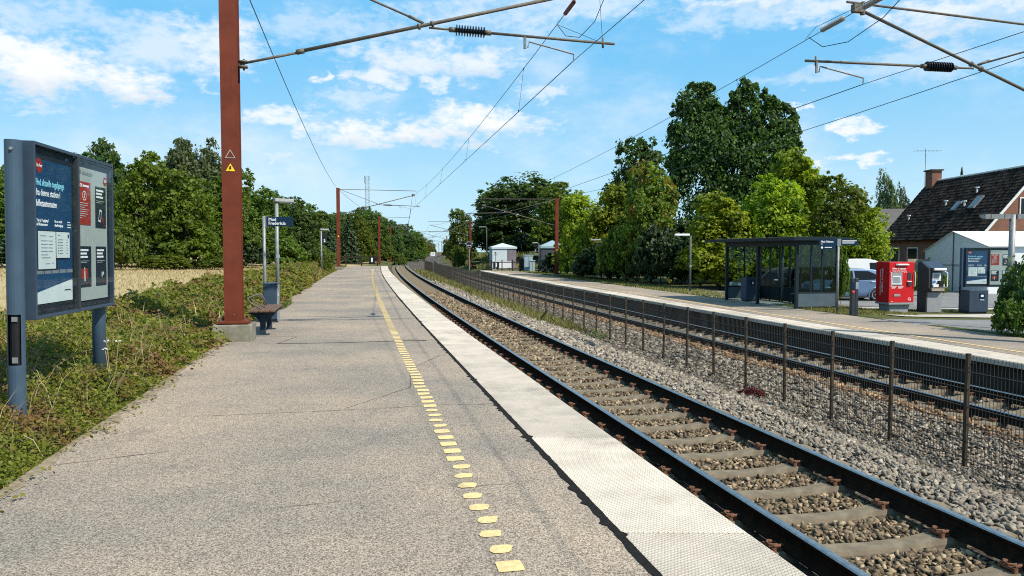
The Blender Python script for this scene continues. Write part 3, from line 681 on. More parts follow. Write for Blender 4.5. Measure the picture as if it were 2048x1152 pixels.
for i in range(300):                       # the nearest stones one by one
    zone = i % 3; mt_ = 'stone_between' if zone == 0 else 'stone'
    o_ = rs.uniform(3.45, 4.7) if zone == 0 else rs.uniform(4.98, 6.4)
    yv = rs.uniform(4.3, 8.5) if zone == 0 else rs.uniform(5.6, 10.5)
    o = obj('stone', (RM2 if zone == 0 else RM)[i % 12], bed); s_ = rs.uniform(.034, .052) if zone else rs.uniform(.028, .042)
    
    if zone == 0:
        ph = (yv - 0.2 * (o_ - T1) - 2.55 + .34) % .68 - .34
        if abs(ph) < .15: yv += .17 * (1 if ph > 0 else -1)
    o.location = P(o_, yv, float(np.interp(o_, BO, BZ)) + s_ * .6 + (0.02 if zone else .008)); o.scale = (s_, s_, s_ * .85); o.rotation_euler = (rs.uniform(0, 6), rs.uniform(0, 6), rs.uniform(0, 6))

# ---------------------------------------------------------------- fence between the tracks
fence = thing('wire_fence', 'long dark wire mesh fence on square posts standing in the ballast between both tracks', 'fence')
mb = MB(); mb.bx(-.022, .022, -.022, .022, -.25, 1.47); mb.bx(-.025, .025, -.025, .025, 1.47, 1.485); mb.bx(-.09, .09, -.030, -.024, 1.36, 1.372)
POST = mb.mesh('post', 'fence_metal')
mb = MB(); Lp = 1.44
for i in range(25):
    x = -Lp / 2 + .04 + i * (Lp - .08) / 24; mb.cyl((x, 0, .03), (x, 0, 1.475), .0032, n=4, caps=False)
for h in (1.25, 1.02, .79, .56, .33, .10):
    for q in (-.008, .008): mb.cyl((-Lp / 2, q, h), (Lp / 2, q, h), .0044, n=4, caps=False)
PANEL = mb.mesh('mesh_panel', 'fence_wire')
y = 5.61; prev = None; FO = 7.83
while y < 121:
    p = P(FO, y, -1.21)
    o = obj('post', POST, fence, loc=p); o.rotation_euler = (rs.uniform(-.012, .012), rs.uniform(-.012, .012), heading(y) + R(90))
    if prev is not None:
        q = obj('mesh_panel', PANEL, fence, loc=(p + prev) / 2); d = p - prev; q.rotation_euler = (0, -math.asin(d.z / d.length), math.atan2(d.y, d.x)); q.scale = (d.length / Lp, 1, 1)
    prev = p; y += 1.38

# ---------------------------------------------------------------- overhead line masts
def triangle_sign(root, z, s, mat, yy):
    mb = MB(); mb.ext([(-s / 2, yy, z), (s / 2, yy, z), (0, yy, z + s * .87)], (0, .006, 0)); return mb.build('warning_sign', mat, root)
def mast(label, px, py, z0, ang, top, group, arm=1, base=True, detail=True, cross=3.465, reach=1.0, strut0=4.92, foot=0.0, yellow=None, slope=.268, tipx=None, rdrop=.13, ttube=None):
    """H-section mast; local +x points to the track (arm=+1) and is mirrored for arm=-1"""
    root = thing('catenary_mast', label, 'mast', (px, py, z0), ang, group)
    h = top - z0; mb = MB(); w, dpt = .30, .28; f0 = foot
    mb.bx(-w / 2, w / 2, -dpt / 2, -dpt / 2 + .02, f0, h); mb.bx(-w / 2, w / 2, dpt / 2 - .02, dpt / 2, f0, h); mb.bx(-.012, .012, -dpt / 2 + .02, dpt / 2 - .02, f0, h)
    mb.build('column', 'mast_paint', root)
    if detail:
        mb = MB(); mb.bx(-.27, .27, -.25, .25, f0 - .045, f0 - .002); mb.build('base_plate', 'mast_paint', root, bevel=.006)
        for a in (-.22, .22):
            for b in (-.2, .2): mb = MB(); mb.cyl((a, b, f0 - .12), (a, b, f0 + .06), .018, n=6); mb.cyl((a, b, f0 - .001), (a, b, f0 + .03), .035, n=6); mb.build('anchor_bolt', 'clip_rust', root)
    if base:
        mb = MB(); mb.box((0, 0, (f0 - .06 - .4) / 2), (.70, .64, f0 - .06 + .4), top=.95); mb.build('foundation', 'concrete', root, bevel=.02)
    X = lambda s, z, yy=0: (arm * s, yy, z - z0)
    s0 = .17; a = reach
    cr = (cross, strut0 + (cross - 0) * slope); tx_ = tipx or 6.65 * a; tip = (tx_, strut0 + tx_ * slope); rend = (cross + 3.77 * a, cr[1] - rdrop)
    mb = MB(); mb.cyl(X(s0, strut0 + .05), X(s0 + 1.05, strut0 + .05 + 1.05 * slope - .015), .024, n=8); mb.cyl(X(s0 + 1.0, strut0 + 1.17 * slope + .005), X(tip[0], tip[1]), .034, n=8)
    if detail:
        mb.cyl(X(s0 + .98, strut0 + 1.15 * slope), X(s0 + 1.12, strut0 + 1.29 * slope), .048, n=8)
        for s in (cross - .09, cross + .16): mb.cyl(X(s - .02, strut0 + s * slope - .006), X(s + .02, strut0 + s * slope + .006), .058, n=8)
        mb.bx(min(arm * .14, arm * .3), max(arm * .14, arm * .3), -.05, .05, strut0 - z0 - .02, strut0 - z0 + .02); mb.bx(min(arm * .14, arm * .3), max(arm * .14, arm * .3), -.05, .05, strut0 - z0 + .08, strut0 - z0 + .11)
        mb.cyl(X(.24, strut0 - .06), X(.24, strut0 + .14), .02, n=6)
    mb.build('strut_tube', 'tube_grey', root, smooth=detail)
    mb = MB(); mb.cyl(X(s0, top - .12), X(cross, cr[1] + .05), .02, n=7)
    if detail: mb.cyl(X(cross - .28, cr[1] + .05 + .28 * .38), X(cross - .02, cr[1] + .05), .028, n=7)
    mb.build('tie_tube', 'tube_grey', root, smooth=detail)
    mb = MB(); mb.cyl(X(s0, ttube or top - .1), X(tip[0] + .25, tip[1] + .12 if ttube else top - .16), .026, n=7); mb.build('top_tube', 'tube_grey', root)
    i0, i1 = cross + .54 * a, cross + 1.22 * a; zr = lambda s: cr[1] - .03 - (s - cross) / (rend[0] - cross) * (cr[1] - rend[1] - .03)
    mb = MB(); mb.cyl(X(cross + .1, zr(cross + .1)), X(i0, zr(i0)), .022, n=8); mb.cyl(X(i1, zr(i1)), X(rend[0], zr(rend[0])), .027, n=8)
    mb.cyl(X(i0 - .06, zr(i0)), X(i0 + .06, zr(i0)), .05, n=8); mb.cyl(X(i1 - .06, zr(i1)), X(i1 + .06, zr(i1)), .05, n=8)
    mb.cyl(X(rend[0] - .24, zr(rend[0]) - .09), X(rend[0] - .24, zr(rend[0]) + .1), .022, n=6); mb.build('registration_tube', 'tube_grey', root, smooth=detail)
    prof = []; L = i1 - i0 - .1; n = 11 if detail else 3
    for k in range(n):
        h0 = L * k / n; prof += [(h0, .042), (h0 + L / n * .3, .042), (h0 + L / n * .45, .102), (h0 + L / n * .7, .102), (h0 + L / n * .8, .042)]
    mb = MB(); mb.lathe(X(i0 + .05, zr(i0 + .05)), Vector(X(i1, zr(i1))) - Vector(X(i0, zr(i0))), prof + [(L, .042)], 12 if detail else 6); mb.build('insulator', 'insulator', root, smooth=False)
    if detail: mb = MB(); mb.cyl(X(tip[0] - .12, tip[1] - .12), X(tip[0] - .12, tip[1] + .14), .05, n=8); mb.box(X(tip[0], tip[1]), (.22, .12, .16)); mb.build('messenger_clamp', 'tube_grey', root)
    sa0 = (cross + 1.95 * a) if arm > 0 else rend[0] - .26; sa1 = cross + 2.93 * a if arm > 0 else rend[0] - 1.35
    mb = MB(); mb.cyl(X(sa0, zr(sa0)), X(sa0, zr(sa0) - .24), .028, n=6); mb.tube([X(sa0 + .06 * (1 if arm > 0 else -1), zr(sa0) - .22), X(sa0 + .08 * (1 if arm > 0 else -1), zr(sa0) - .1), X(sa1, zr(sa0) - .29), X(sa1, zr(sa0) - .40)], .016, 6); mb.build('steady_arm', 'galvanised', root)
    if yellow:
        triangle_sign(root, yellow - z0, .16 if detail else .26, 'warning_yellow', -dpt / 2 - .008)
    Mx = Matrix.Translation(root.location) @ Matrix.Rotation(ang, 4, 'Z')
    contact = Mx @ Vector(X(sa1, zr(sa0) - .42)); mess = Mx @ Vector(X(tip[0] - .12 if arm > 0 else tip[0], tip[1] - .04)); head = Mx @ Vector(X(-.1, top + .02))
    return root, contact, mess, head
H = TH
LM = [(-5.05, 13.6, 0, 7.25), (-15.40, 66.7, 0, 7.25), (-19.96, 113, -.3, 6.95), (-24.7, 153, -.4, 6.85), (-33.7, 231, -.5, 6.7)]
wires_L = []; wires_R = []
names_L = ['big rust red catenary mast on a concrete block beside the bench with warning triangles', 'rust red catenary mast at the left edge of the platform, second from the camera',
           'rust red catenary mast behind the black railing at the platform end', 'rust red catenary mast by the bend just past the railing, in low scrub', 'thin rust red catenary mast where the track starts to bend right']
for i, (x, y, z, tp) in enumerate(LM):
    r_, c_, m_, h_ = mast(names_L[i], x, y, z, heading(y), tp, 'catenary masts along the left track', 1, base=i < 2, detail=i < 2, foot=.36 if i < 2 else 0.0, yellow=3.04 if i == 0 else 2.95 if i == 1 else None,
        cross=3.465 if i < 2 else 2.2, reach=1.0 if i < 2 else .55 if i > 2 else .66, strut0=4.92 - (0 if i < 2 else .2 if i == 2 else .3))
    wires_L.append((c_, m_, h_))
r0 = [o for o in bpy.data.objects if o.name == 'catenary_mast'][0]
mb = MB()                                  # triangles on the first mast: worn outline, lightning bolt
def tri_frame(z, s, w, mat, name):
    mb = MB(); c = Vector((0, -.146, z + s * .29)); A = [Vector((-s / 2, -.146, z)), Vector((s / 2, -.146, z)), Vector((0, -.146, z + s * .87))]
    B = [c + (p - c) * (1 - w) for p in A]
    for i in range(3): mb.ext([A[i], A[(i + 1) % 3], B[(i + 1) % 3], B[i]], (0, -.003, 0))
    return mb.build(name, mat, r0)
tri_frame(3.27, .18, .22, 'pale_concrete', 'worn_sign')
mb = MB(); mb.ext([(-.01, -.156, 3.13), (.022, -.156, 3.13), (.004, -.156, 3.10), (.024, -.156, 3.10), (-.016, -.156, 3.05), (-.002, -.156, 3.085), (-.024, -.156, 3.085)], (0, -.002, 0)); mb.build('lightning_symbol', 'black', r0)
mb = MB(); mb.lathe((.02, -.142, .47), (0, -1, 0), [(0, .016), (.006, .016)], 10); mb.build('earth_bolt', 'tube_grey', r0)
# far masts
for (px, Y, zt) in ((824, 300, 5.6), (836, 330, 6.2), (849, 390, 6.2), (856, 440, 6.2), (862, 500, 6.0), (866, 560, 6.0)):
    x = (px - 1024) / 1500 * Y
    r_, c_, m_, h_ = mast('distant thin rust red mast in the row left of the bending track', x, Y, -.6, heading(Y), zt + .6, 'far catenary masts left of the track', 1, base=False, detail=False, cross=2.0, reach=.5)
RMm = [(14.45, 17.3, Z2 - .05, 7.0), (4.03, 67.9, -.70, 6.45), (-6.47, 117, -.75, 6.45), (-13.3, 164.5, -.9, 6.2), (-19.6, 226, -.95, 6.5)]
names_R = ['catenary mast behind the right platform, only its cantilever tubes reach into view', 'rust red catenary mast on the grass behind the far right platform', 'dark rust catenary mast beside the round signal',
           'rust red catenary mast at the foot of the grassy bank', 'rust red catenary mast left of the grassy bank, the farther of the pair']
for i, (x, y, z, tp) in enumerate(RMm):
    if i == 0: kw = dict(cross=4.5, reach=1.095, strut0=3.97, slope=.358, tipx=7.45, rdrop=.07, ttube=6.42)
    elif i == 1: kw = dict(cross=4.4, reach=1.0, strut0=3.95)
    else: kw = dict(cross=3.0, reach=.95, strut0=4.1)
    r_, c_, m_, h_ = mast(names_R[i], x, y, z, heading(y), tp, 'catenary masts along the right track', -1, base=i < 2, detail=i < 2, foot=.36 if i < 2 else 0, yellow=1.75 if i == 1 else None, **kw)
    wires_R.append((c_, m_, h_))
for (px, Y, zt) in ((884, 330, 6.0), (878, 420, 6.0)):
    mast('distant thin mast right of the far tracks', (px - 1024) / 1500 * Y, Y, -1, heading(Y), zt + .5, 'far catenary masts right of the track', -1, base=False, detail=False, cross=2.5, reach=.7, strut0=4.3)

def span(a, b, sag, n=14):
    return [a.lerp(b, i / n) - Vector((0, 0, sag * 4 * (i / n) * (1 - i / n))) for i in range(n + 1)]
def line_thing(label, W_, oc, back, group):
    """messenger, contact wire and droppers of one track"""
    root = thing('overhead_line', label, 'overhead line', (0, 0, 0), 0, group)
    pts_c = [back[0]] + [w[0] for w in W_]; pts_m = [back[1]] + [w[1] for w in W_]
    for Y in (290, 360, 450): pts_c.append(P(oc, Y, pts_c[-1].z)); pts_m.append(P(oc, Y, pts_m[-1].z))
    mc, mm = MB(), MB()
    for i in range(len(pts_c) - 1):
        L = (pts_c[i + 1] - pts_c[i]).length; sg = L * L * .00018
        c_ = span(pts_c[i], pts_c[i + 1], .02); m_ = span(pts_m[i], pts_m[i + 1], sg)
        mc.tube(c_, (.0065, .009, .014)[min(i, 2)], 5); mm.tube(m_, (.0048, .008, .013)[min(i, 2)], 5)
        if i < 3:
            k = max(3, int(L / 9))
            for j in range(k):
                t = (j + .5) / k; a = pts_c[i].lerp(pts_c[i + 1], t); bq = pts_m[i].lerp(pts_m[i + 1], t) - Vector((0, 0, sg * 4 * t * (1 - t)))
                db = MB(); db.cyl(a - Vector((0, 0, .02)), bq, .004 if i < 1 else .006, n=4); db.cyl(a - Vector((0, 0, .02)), a + Vector((0, 0, .035)), .014, n=5); db.cyl(bq - Vector((0, 0, .03)), bq + Vector((0, 0, .02)), .014, n=5); db.build('dropper', 'wire', root)
    mc.build('contact_wire', 'wire', root); mm.build('messenger_wire', 'wire', root); return root
sh = Vector((11.2, -53, 0))
lineL = line_thing('overhead contact line above the left track with droppers and a dark red insulator', wires_L, T1, (wires_L[0][0] + sh, wires_L[0][1] + sh), 'overhead contact lines')
lineR = line_thing('overhead contact line above the right track with white ribbed insulators', wires_R, T2, (wires_R[0][0] + sh, wires_R[0][1] + sh), 'overhead contact lines')
def bead(root, a, b, mat, r, n=9, name='insulator', rib=True):
    d = b - a; L = d.length; prof = []
    if rib:
        for k in range(n): h0 = L * k / n; prof += [(h0, r * .4), (h0 + L / n * .3, r), (h0 + L / n * .55, r), (h0 + L / n * .7, r * .4)]
    else: prof = [(0, r * .4), (L * .06, r), (L * .94, r), (L, r * .4)]
    mb = MB(); mb.lathe(a, d, prof + [(L, r * .35)], 12); return mb.build(name, mat, root)
# insulator and jumper on the left messenger near the first mast
def on_m(W_, i, t, sagk=.00018):
    a, b = W_[i][1], W_[i + 1][1]; L = (b - a).length; return a.lerp(b, t) - Vector((0, 0, L * L * sagk * 4 * t * (1 - t)))
bead(lineL, on_m(wires_L, 0, .008), on_m(wires_L, 0, .022), 'insulator_red', .045, rib=False)
a = on_m(wires_L, 0, .034); e = wires_L[0][1] + Vector((.25, -.3, .25))
mb = MB(); mb.tube([a, a + Vector((.18, -.25, -.32)), a + Vector((.45, -.5, -.42)), a + Vector((.75, -.7, -.15)), a + Vector((1.0, -.9, .45)), a + Vector((1.15, -1.1, 1.2))], .008, 5); mb.build('jumper_cable', 'wire', lineL)
rt = Matrix.Translation((LM[0][0], LM[0][1], 0)) @ Matrix.Rotation(heading(13.6), 4, 'Z')
tipp = rt @ Vector((6.99, 0, 5.72))
mb = MB(); mb.cyl(a, tipp, .0055, n=4); mb.cyl(tipp, tipp + Vector((-.1, 0, 1.4)), .0055, n=4); mb.build('stay_wire', 'wire', lineL)
# double white insulators on the right messenger
q0 = wires_R[0][1]; dR = (wires_R[1][1] - q0).normalized(); dR.z -= .02
bead(lineR, q0 + dR * .45, q0 + dR * 1.25, 'insulator_white', .06, 12); bead(lineR, q0 - dR * 1.15, q0 - dR * .2, 'insulator_white', .07, 12)
a, e = q0 + dR * 1.75, q0 - dR * 1.9
mb = MB(); mb.tube([a, a.lerp(e, .15) - Vector((0, 0, .38)), a.lerp(e, .4) - Vector((0, 0, .55)), a.lerp(e, .7) - Vector((0, 0, .42)), e], .009, 5); mb.build('jumper_cable', 'wire', lineR)
rt = Matrix.Translation((RMm[0][0], RMm[0][1], 0)) @ Matrix.Rotation(heading(17.3), 4, 'Z')
mb = MB(); tp = rt @ Vector((-8.4, 0, 6.2)); mb.cyl(tp, q0 + dR * 1.9, .005, n=4); mb.cyl(tp, q0 - dR * 1.6, .005, n=4); mb.build('stay_wire', 'wire', lineR)
for side, W_, lab in (('l', wires_L, 'feeder wire sagging from the top of the big bench side mast down the left row'), ('r', wires_R, 'feeder wire crossing in front of the tall dark tree to the right masts')):
    pts = [W_[0][2] + sh] + [w[2] for w in W_] + [P(0.5 if side == 'l' else 15.0, 300, 6.2)]
    mb = MB()
    for i in range(len(pts) - 1): L = (pts[i + 1] - pts[i]).length; mb.tube(span(pts[i], pts[i + 1], L * L * .00018), (.0075, .012, .016)[min(i, 2)], 5)
    tag(mb.build('feeder_wire', 'wire'), lab, 'wire', 'feeder wires on the mast tops')

# ---------------------------------------------------------------- information boards
def paper(root, x0, x1, z0, z1, y, mat, name='paper'):
    mb = MB(); mb.bx(x0, x1, y - .002, y, z0, z1); return mb.build(name, mat, root)
def bars(root, rows, y, mat, h=.006):
    mb = MB()
    for (x0, x1, z) in rows: mb.bx(x0, x1, y - .0012, y, z, z + h)
    return mb.build('small_print', mat, root)
def info_board(label, loc, rz, tilt=0, group='station information boards', detail=True):
    root = thing('information_board', label, 'notice board', loc, rz, group); root.rotation_euler = (tilt, 0, rz)
    Wd, z0, z1 = 1.88, 1.0, 2.575
    for s, x in ((0, -.105), (1, Wd - .13)):                 # rounded posts, the first with an open slot
        mb = MB(); n = 20; r_, cy = .069, .06
        if s == 0:
            ring = lambda z: [(x + r_ * math.cos(2 * math.pi * k / n), cy + r_ * math.sin(2 * math.pi * k / n), z) for k in range(n)]
            zs = [-.3, .62, .66, 1.02, 1.06, 2.56]
            for i in range(len(zs) - 1):
                for k in range(n):
                    mid = (k + .5) * 2 * math.pi / n; hole = abs((mid - math.radians(192) + math.pi) % (2 * math.pi) - math.pi) < .72 and .62 <= zs[i] < 1.05
                    if hole: continue
                    A, B = ring(zs[i]), ring(zs[i + 1]); mb.poly([A[k], A[(k + 1) % n], B[(k + 1) % n], B[k]])
            mb.poly(ring(2.56)); mb.build('post', 'steel_blue', root, smooth=False)
            mb = MB(); mb.cyl((x, cy, .6), (x, cy, 1.08), .05, n=12); mb.build('slot_lining', 'black', root)
            for za, zb in ((1.0, 1.04), (.64, .69)):
                mb = MB(); mb.bx(x - .060, x - .054, cy - .035, cy + .01, za, zb); mb.build('slot_fitting', 'galvanised', root)
            mb = MB(); mb.lathe((x - .066, cy - .015, 2.48), (-.98, -.1, 0), [(0, .014), (.02, .014)], 8); mb.build('bolt', 'galvanised', root)
        else:
            mb.cyl((x, cy, -.3), (x, cy, 2.5), r_, n=20); mb.build('post', 'steel_blue', root, smooth=True)
    mb = MB(); fr = .024; yb, yf = .13, -.06
    mb.bx(0, fr, yf, yb, z0, z1); mb.bx(Wd - fr, Wd, yf, yb, z0, z1); mb.bx(fr, Wd - fr, yf, yb, z1 - .03, z1); mb.bx(fr, Wd - fr, yf, yb, z0, z0 + .03); mb.bx(fr, Wd - fr, yb - .02, yb, z0 + .03, z1 - .03)
    mb.build('cabinet', 'cabinet_blue', root, bevel=.004)
    mb = MB(); mb.bx(fr, Wd - fr, -.018, -.008, z0 + .03, z1 - .03); mb.build('backing', 'poster_dark', root)
    mid = .93
    mb = MB(); mb.bx(mid - .018, mid + .018, yf - .004, .0, z0 + .03, z1 - .03); mb.build('mullion', 'charcoal', root)
    for (x0, x1) in ((fr + .002, mid - .02), (mid + .02, Wd - fr - .002)):
        mb = MB(); mb.bx(x0, x1, yf + .004, yf + .007, z0 + .032, z1 - .032); mb.build('glass_door', 'board_glass', root)
    y = -.024
    a0, a1, pb, pt = .06, .845, z0 + .13, z1 - .14
    p = paper(root, a0, a1, pb + .2, pt, y, 'poster_blue', 'poster')
    mb = MB(); mb.add([(a0, y - .001, pb), (a1, y - .001, pb), (a1, y - .001, pb + .205), (a0, y - .001, pb + .10)], [(0, 1, 2, 3)]); mb.add([(a0, y - .0005, pb + .0), (a1, y - .0005, pb), (a1, y - .0005, pb + .2), (a0, y - .0005, pb + .2)], [(0, 1, 2, 3)], 1); mb.build('poster_foot', ['poster_white', 'poster_blue'], p)
    mb = MB(); mb.lathe((a0 + .1, y - .002, 2.378), (0, -1, 0), [(0, .066), (.002, .066)], 24); dsk = mb.build('badge', 'poster_red', p)
    text('Se her', .042, p, (a0 + .1, y - .006, 2.364), FRONT, 'white_ink', 'CENTER', bold=.012)
    text('Find aktuelle togafgange', .086, p, (a0 + .035, y - .003, 2.20), FRONT, 'cyan_ink', bold=.012, sx=.70)
    text('fra denne station i\nbilletautomaten', .086, p, (a0 + .035, y - .003, 2.11), FRONT, 'white_ink', bold=.012, sx=.78, line=1.12)
    text("Tryk på 'Togafgange'\npå billetautomaten", .036, p, (a0 + .04, y - .003, 1.875), FRONT, 'white_ink', bold=.01, sx=.8)
    text('Du ser nu alle\naktuelle afgange', .036, p, (a0 + .40, y - .003, 1.875), FRONT, 'white_ink', bold=.01, sx=.8)
    bars(p, [(a0 + .68, a0 + .74, 1.885), (a0 + .68, a0 + .76, 1.86), (a0 + .68, a0 + .76, 1.835)], y - .002, 'white_ink', .009)
    mb = MB(); mb.bx(a0 + .05, a0 + .45, y - .0035, y - .001, 1.43, 1.80); mb.bx(a0 + .41, a0 + .73, y - .004, y - .001, 1.53, 1.80); mb.build('screenshot_frame', 'poster_dark', p)
    w1 = paper(root, a0 + .06, a0 + .41, 1.445, 1.79, y - .004, 'poster_white'); w2 = paper(root, a0 + .425, a0 + .715, 1.545, 1.79, y - .0055, 'poster_white')
    rr = [(a0 + .1, a0 + .22, 1.745), (a0 + .27, a0 + .36, 1.74)] + [(a0 + .11, a0 + .24, 1.70 - i * .032) for i in range(5)] + [(a0 + .26, a0 + .35, 1.70 - i * .032) for i in range(4)] + [(a0 + .12, a0 + .3, 1.545), (a0 + .2, a0 + .29, 1.49), (a0 + .33, a0 + .37, 1.495)]
    bars(w1, rr, y - .0062, 'grey_ink')
    bars(w2, [(a0 + .455, a0 + .5, 1.755)] + [(a0 + .485, a0 + .56, 1.715 - i * .026) for i in range(6)] + [(a0 + .64, a0 + .67, 1.715 - i * .026) for i in range(6)], y - .0078, 'grey_ink')
    bars(w2, [(a0 + .455, a0 + .468, 1.71 - i * .026) for i in range(6)], y - .008, 'green_ink', .012); bars(w2, [(a0 + .67, a0 + .695, 1.735)], y - .008, 'black', .035)
    bars(p, [(a0 + .03 + i * .155, a0 + .165 + i * .155, pb + .27 + i * .0) for i in range(5)], y - .002, 'grey_ink', .035)
    bars(p, [(a0 + .6, a0 + .74, pb + .1), (a0 + .745, a0 + .752, pb + .085)], y - .003, 'black', .008)
    b0, b1 = mid + .04, Wd - .11                              # second notice: pale sheet with four small posters
    g = paper(root, b0, b1, z0 + .10, z1 - .11, y, 'poster_grey', 'poster')
    text('DSB information', .07, g, (b0 + .02, y - .003, z1 - .185), FRONT, 'grey_ink', sx=.8)
    def badge(par, x, z, r, mat='poster_red', tx='DSB'):
        mb = MB(); mb.lathe((x, y - .006, z), (0, -1, 0), [(0, r), (.002, r)], 20); mb.build('badge', mat, par)
        if tx: text(tx, r * .8, par, (x, y - .0095, z - r * .28), FRONT, 'white_ink', 'CENTER', bold=.01)
    badge(g, b1 - .06, z1 - .20, .045)
    for (x0, x1, za, zb, mat, kind) in ((b0 + .02, b0 + .34, z0 + .88, z0 + 1.32, 'poster_red', 0), (b0 + .47, b0 + .76, z0 + .86, z0 + 1.30, 'poster_dark', 1), (b0 + .03, b0 + .34, z0 + .24, z0 + .66, 'poster_dark', 2), (b0 + .47, b0 + .76, z0 + .24, z0 + .66, 'poster_dark', 3)):
        q = paper(root, x0, x1, za, zb, y - .004, mat, 'small_poster'); w = x1 - x0; yy = y - .0065
        if kind == 0:
            text('DSB', .05, q, (x0 + .02, yy, zb - .055), FRONT, 'white_ink', bold=.01); bars(q, [(x0 + .12, x0 + w * .85, zb - .05)], yy, 'white_ink', .02)
            mb = MB(); n = 24
            for i in range(n):
                t0, t1_ = 2 * math.pi * i / n, 2 * math.pi * (i + 1) / n; c = (x0 + w / 2, zb - .14)
                mb.add([(c[0] + r_ * math.cos(t), yy, c[1] + r_ * math.sin(t)) for r_, t in ((.05, t0), (.05, t1_), (.042, t1_), (.042, t0))], [(0, 1, 2, 3)])
            mb.bx(c[0] - .004, c[0] + .004, yy - .001, yy, c[1] - .02, c[1] + .03); mb.bx(c[0] - .02, c[0] + .004, yy - .001, yy, c[1] - .024, c[1] - .016); mb.build('clock_symbol', 'white_ink', q)
            bars(q, [(x0 + .03, x0 + w * f, zb - .22 - i * .022) for i, f in enumerate((.8, .75, .5, .82, .7, .78, .6, .3))], yy, 'poster_white', .005)
        else:
            bars(q, [(x0 + .02, x0 + w * .75, zb - .05), (x0 + .02, x0 + w * .62, zb - .085), (x0 + .02, x0 + w * .7, zb - .12)], yy, 'white_ink', .02)
            bars(q, [(x0 + .02, x0 + w * .8, zb - .155), (x0 + .02, x0 + w * .6, zb - .172)], yy, 'poster_grey', .006)
            if kind == 1:
                mb = MB(); mb.ext([(x0 + .07, yy, za + .07), (x0 + .13, yy, za + .06), (x0 + .17, yy, za + .19), (x0 + .11, yy, za + .2)], (0, -.001, 0)); mb.build('phone_picture', 'poster_white', q)
                mb = MB(); mb.ext([(x0 + .083, yy - .001, za + .09), (x0 + .126, yy - .001, za + .083), (x0 + .152, yy - .001, za + .172), (x0 + .112, yy - .001, za + .178)], (0, -.001, 0)); mb.ext([(x0 + .15, yy - .001, za + .1), (x0 + .22, yy - .001, za + .03), (x0 + .2, yy - .001, za + .1), (x0 + .16, yy - .001, za + .125)], (0, -.001, 0), 1); mb.build('hand_picture', ['poster_dark', 'poster_red'], q)
            if kind == 2:
                mb = MB(); mb.bx(x0 + .05, x0 + .22, yy - .001, yy, za + .09, za + .19); mb.build('picture', 'poster_red', q); mb = MB(); mb.ext([(x0 + .12, yy - .002, za + .06), (x0 + .145, yy - .002, za + .06), (x0 + .14, yy - .002, za + .17), (x0 + .12, yy - .002, za + .17)], (0, -.001, 0)); mb.lathe((x0 + .13, yy - .002, za + .19), (0, -1, 0), [(0, .012), (.001, .012)], 10); mb.build('figure_picture', 'poster_white', q)
            if kind == 3:
                mb = MB()
                for dx in (.16, .2): mb.lathe((x0 + dx, yy, za + .1 + (dx - .16) * .5), (0, -1, 0), [(0, .012), (.001, .012)], 8); mb.bx(x0 + dx - .008, x0 + dx + .01, yy - .001, yy, za + .09 + (dx - .16) * .5, za + .145)
                mb.build('footprint_picture', 'white_ink', q)
            badge(q, x1 - .03, za + .025, .012, tx=None)
    return root
info_board('blue grey two part notice board on round posts in the shrubs at the left', (-4.275, 6.6, 0), R(99.0), R(.8))
info_board('notice board with blue poster in front of the white tent', ((1930 - 1024) / 1500 * 30, 30, -.80), R(-2))

# ---------------------------------------------------------------- left platform furniture
def litter_bin(label, loc, rz, h=.86, w=.30, d=.42, side='mid_grey', square=False):
    root = thing('litter_bin', label, 'bin', loc, rz, 'litter bins')
    mb = MB(); mb.bx(-w / 2, w / 2, -d / 2, d / 2, .07, h); mb.build('body', 'cabinet_blue', root, bevel=.012)
    mb = MB(); mb.bx(-w / 2 + .03, w / 2 - .03, -d / 2 + .03, d / 2 - .03, 0, .07); mb.build('plinth', 'charcoal', root)
    mb = MB(); mb.bx(-w / 2 - .008, w / 2 + .008, -d / 2 - .008, d / 2 + .008, h, h + .035); mb.build('lid', 'cabinet_blue', root, bevel=.01)
    if side: mb = MB(); mb.bx(w / 2 + .002, w / 2 + .02, -d / 2 + .02, d / 2 - .0, .03, h - .02); mb.build('lit_side', side, root)  # paler plate paints sunlight onto the right side of the bin
    return root
lb = litter_bin('slim dark blue litter bin at the far end of the bench', (-5.52, 17.15, 0), H)
mb = MB(); mb.bx(.171, .175, -.12, -.04, .60, .68); mb.build('sticker', 'poster_white', lb)
bench = thing('bench', 'low slatted wooden bench with curved tube armrests beside the big rust red mast', 'bench', (-4.93, 15.0, 0), H)
for i in range(5):
    mb = MB(); x = -.20 + i * .10; mb.bx(x - .042, x + .042, -.85, .85, .455, .495); mb.build('slat', 'bench_wood', bench, bevel=.006)
mb = MB()
for yq in (-.55, .55): mb.bx(-.25, .25, yq - .03, yq + .03, .405, .453)
mb.build('frame', 'bench_steel', bench)
for yq in (-.55, .55):
    mb = MB(); mb.bx(-.05, .05, yq - .055, yq + .055, 0, .405); mb.bx(-.12, .12, yq - .11, yq + .11, 0, .012); mb.ext([(-.2, yq - .012, .405), (-.05, yq - .012, .405), (-.05, yq - .012, .25)], (0, .024, 0)); mb.ext([(.2, yq - .012, .405), (.05, yq - .012, .405), (.05, yq - .012, .25)], (0, .024, 0)); mb.build('leg', 'bench_steel', bench, bevel=.004)
for q, (ya, yb) in enumerate(((-.62, .42), (-.2, .68))):
    mb = MB(); mb.tube([(-.02 + .03 * q, ya, .50), (-.2, ya - .05, .62), (-.27, ya + .02, .69), (-.26, ya + .16, .72), (-.22, yb - .2, .73), (-.18, yb - .06, .72), (-.13, yb, .66), (-.06, yb, .50)], .013, 7); mb.build('armrest', 'tube_grey', bench, smooth=True)
sgn = thing('platform_sign', 'blue Mod Fredericia sign on a thin pale pole behind the litter bin', 'sign', (-5.72, 17.35, 0), 0, 'platform direction signs')
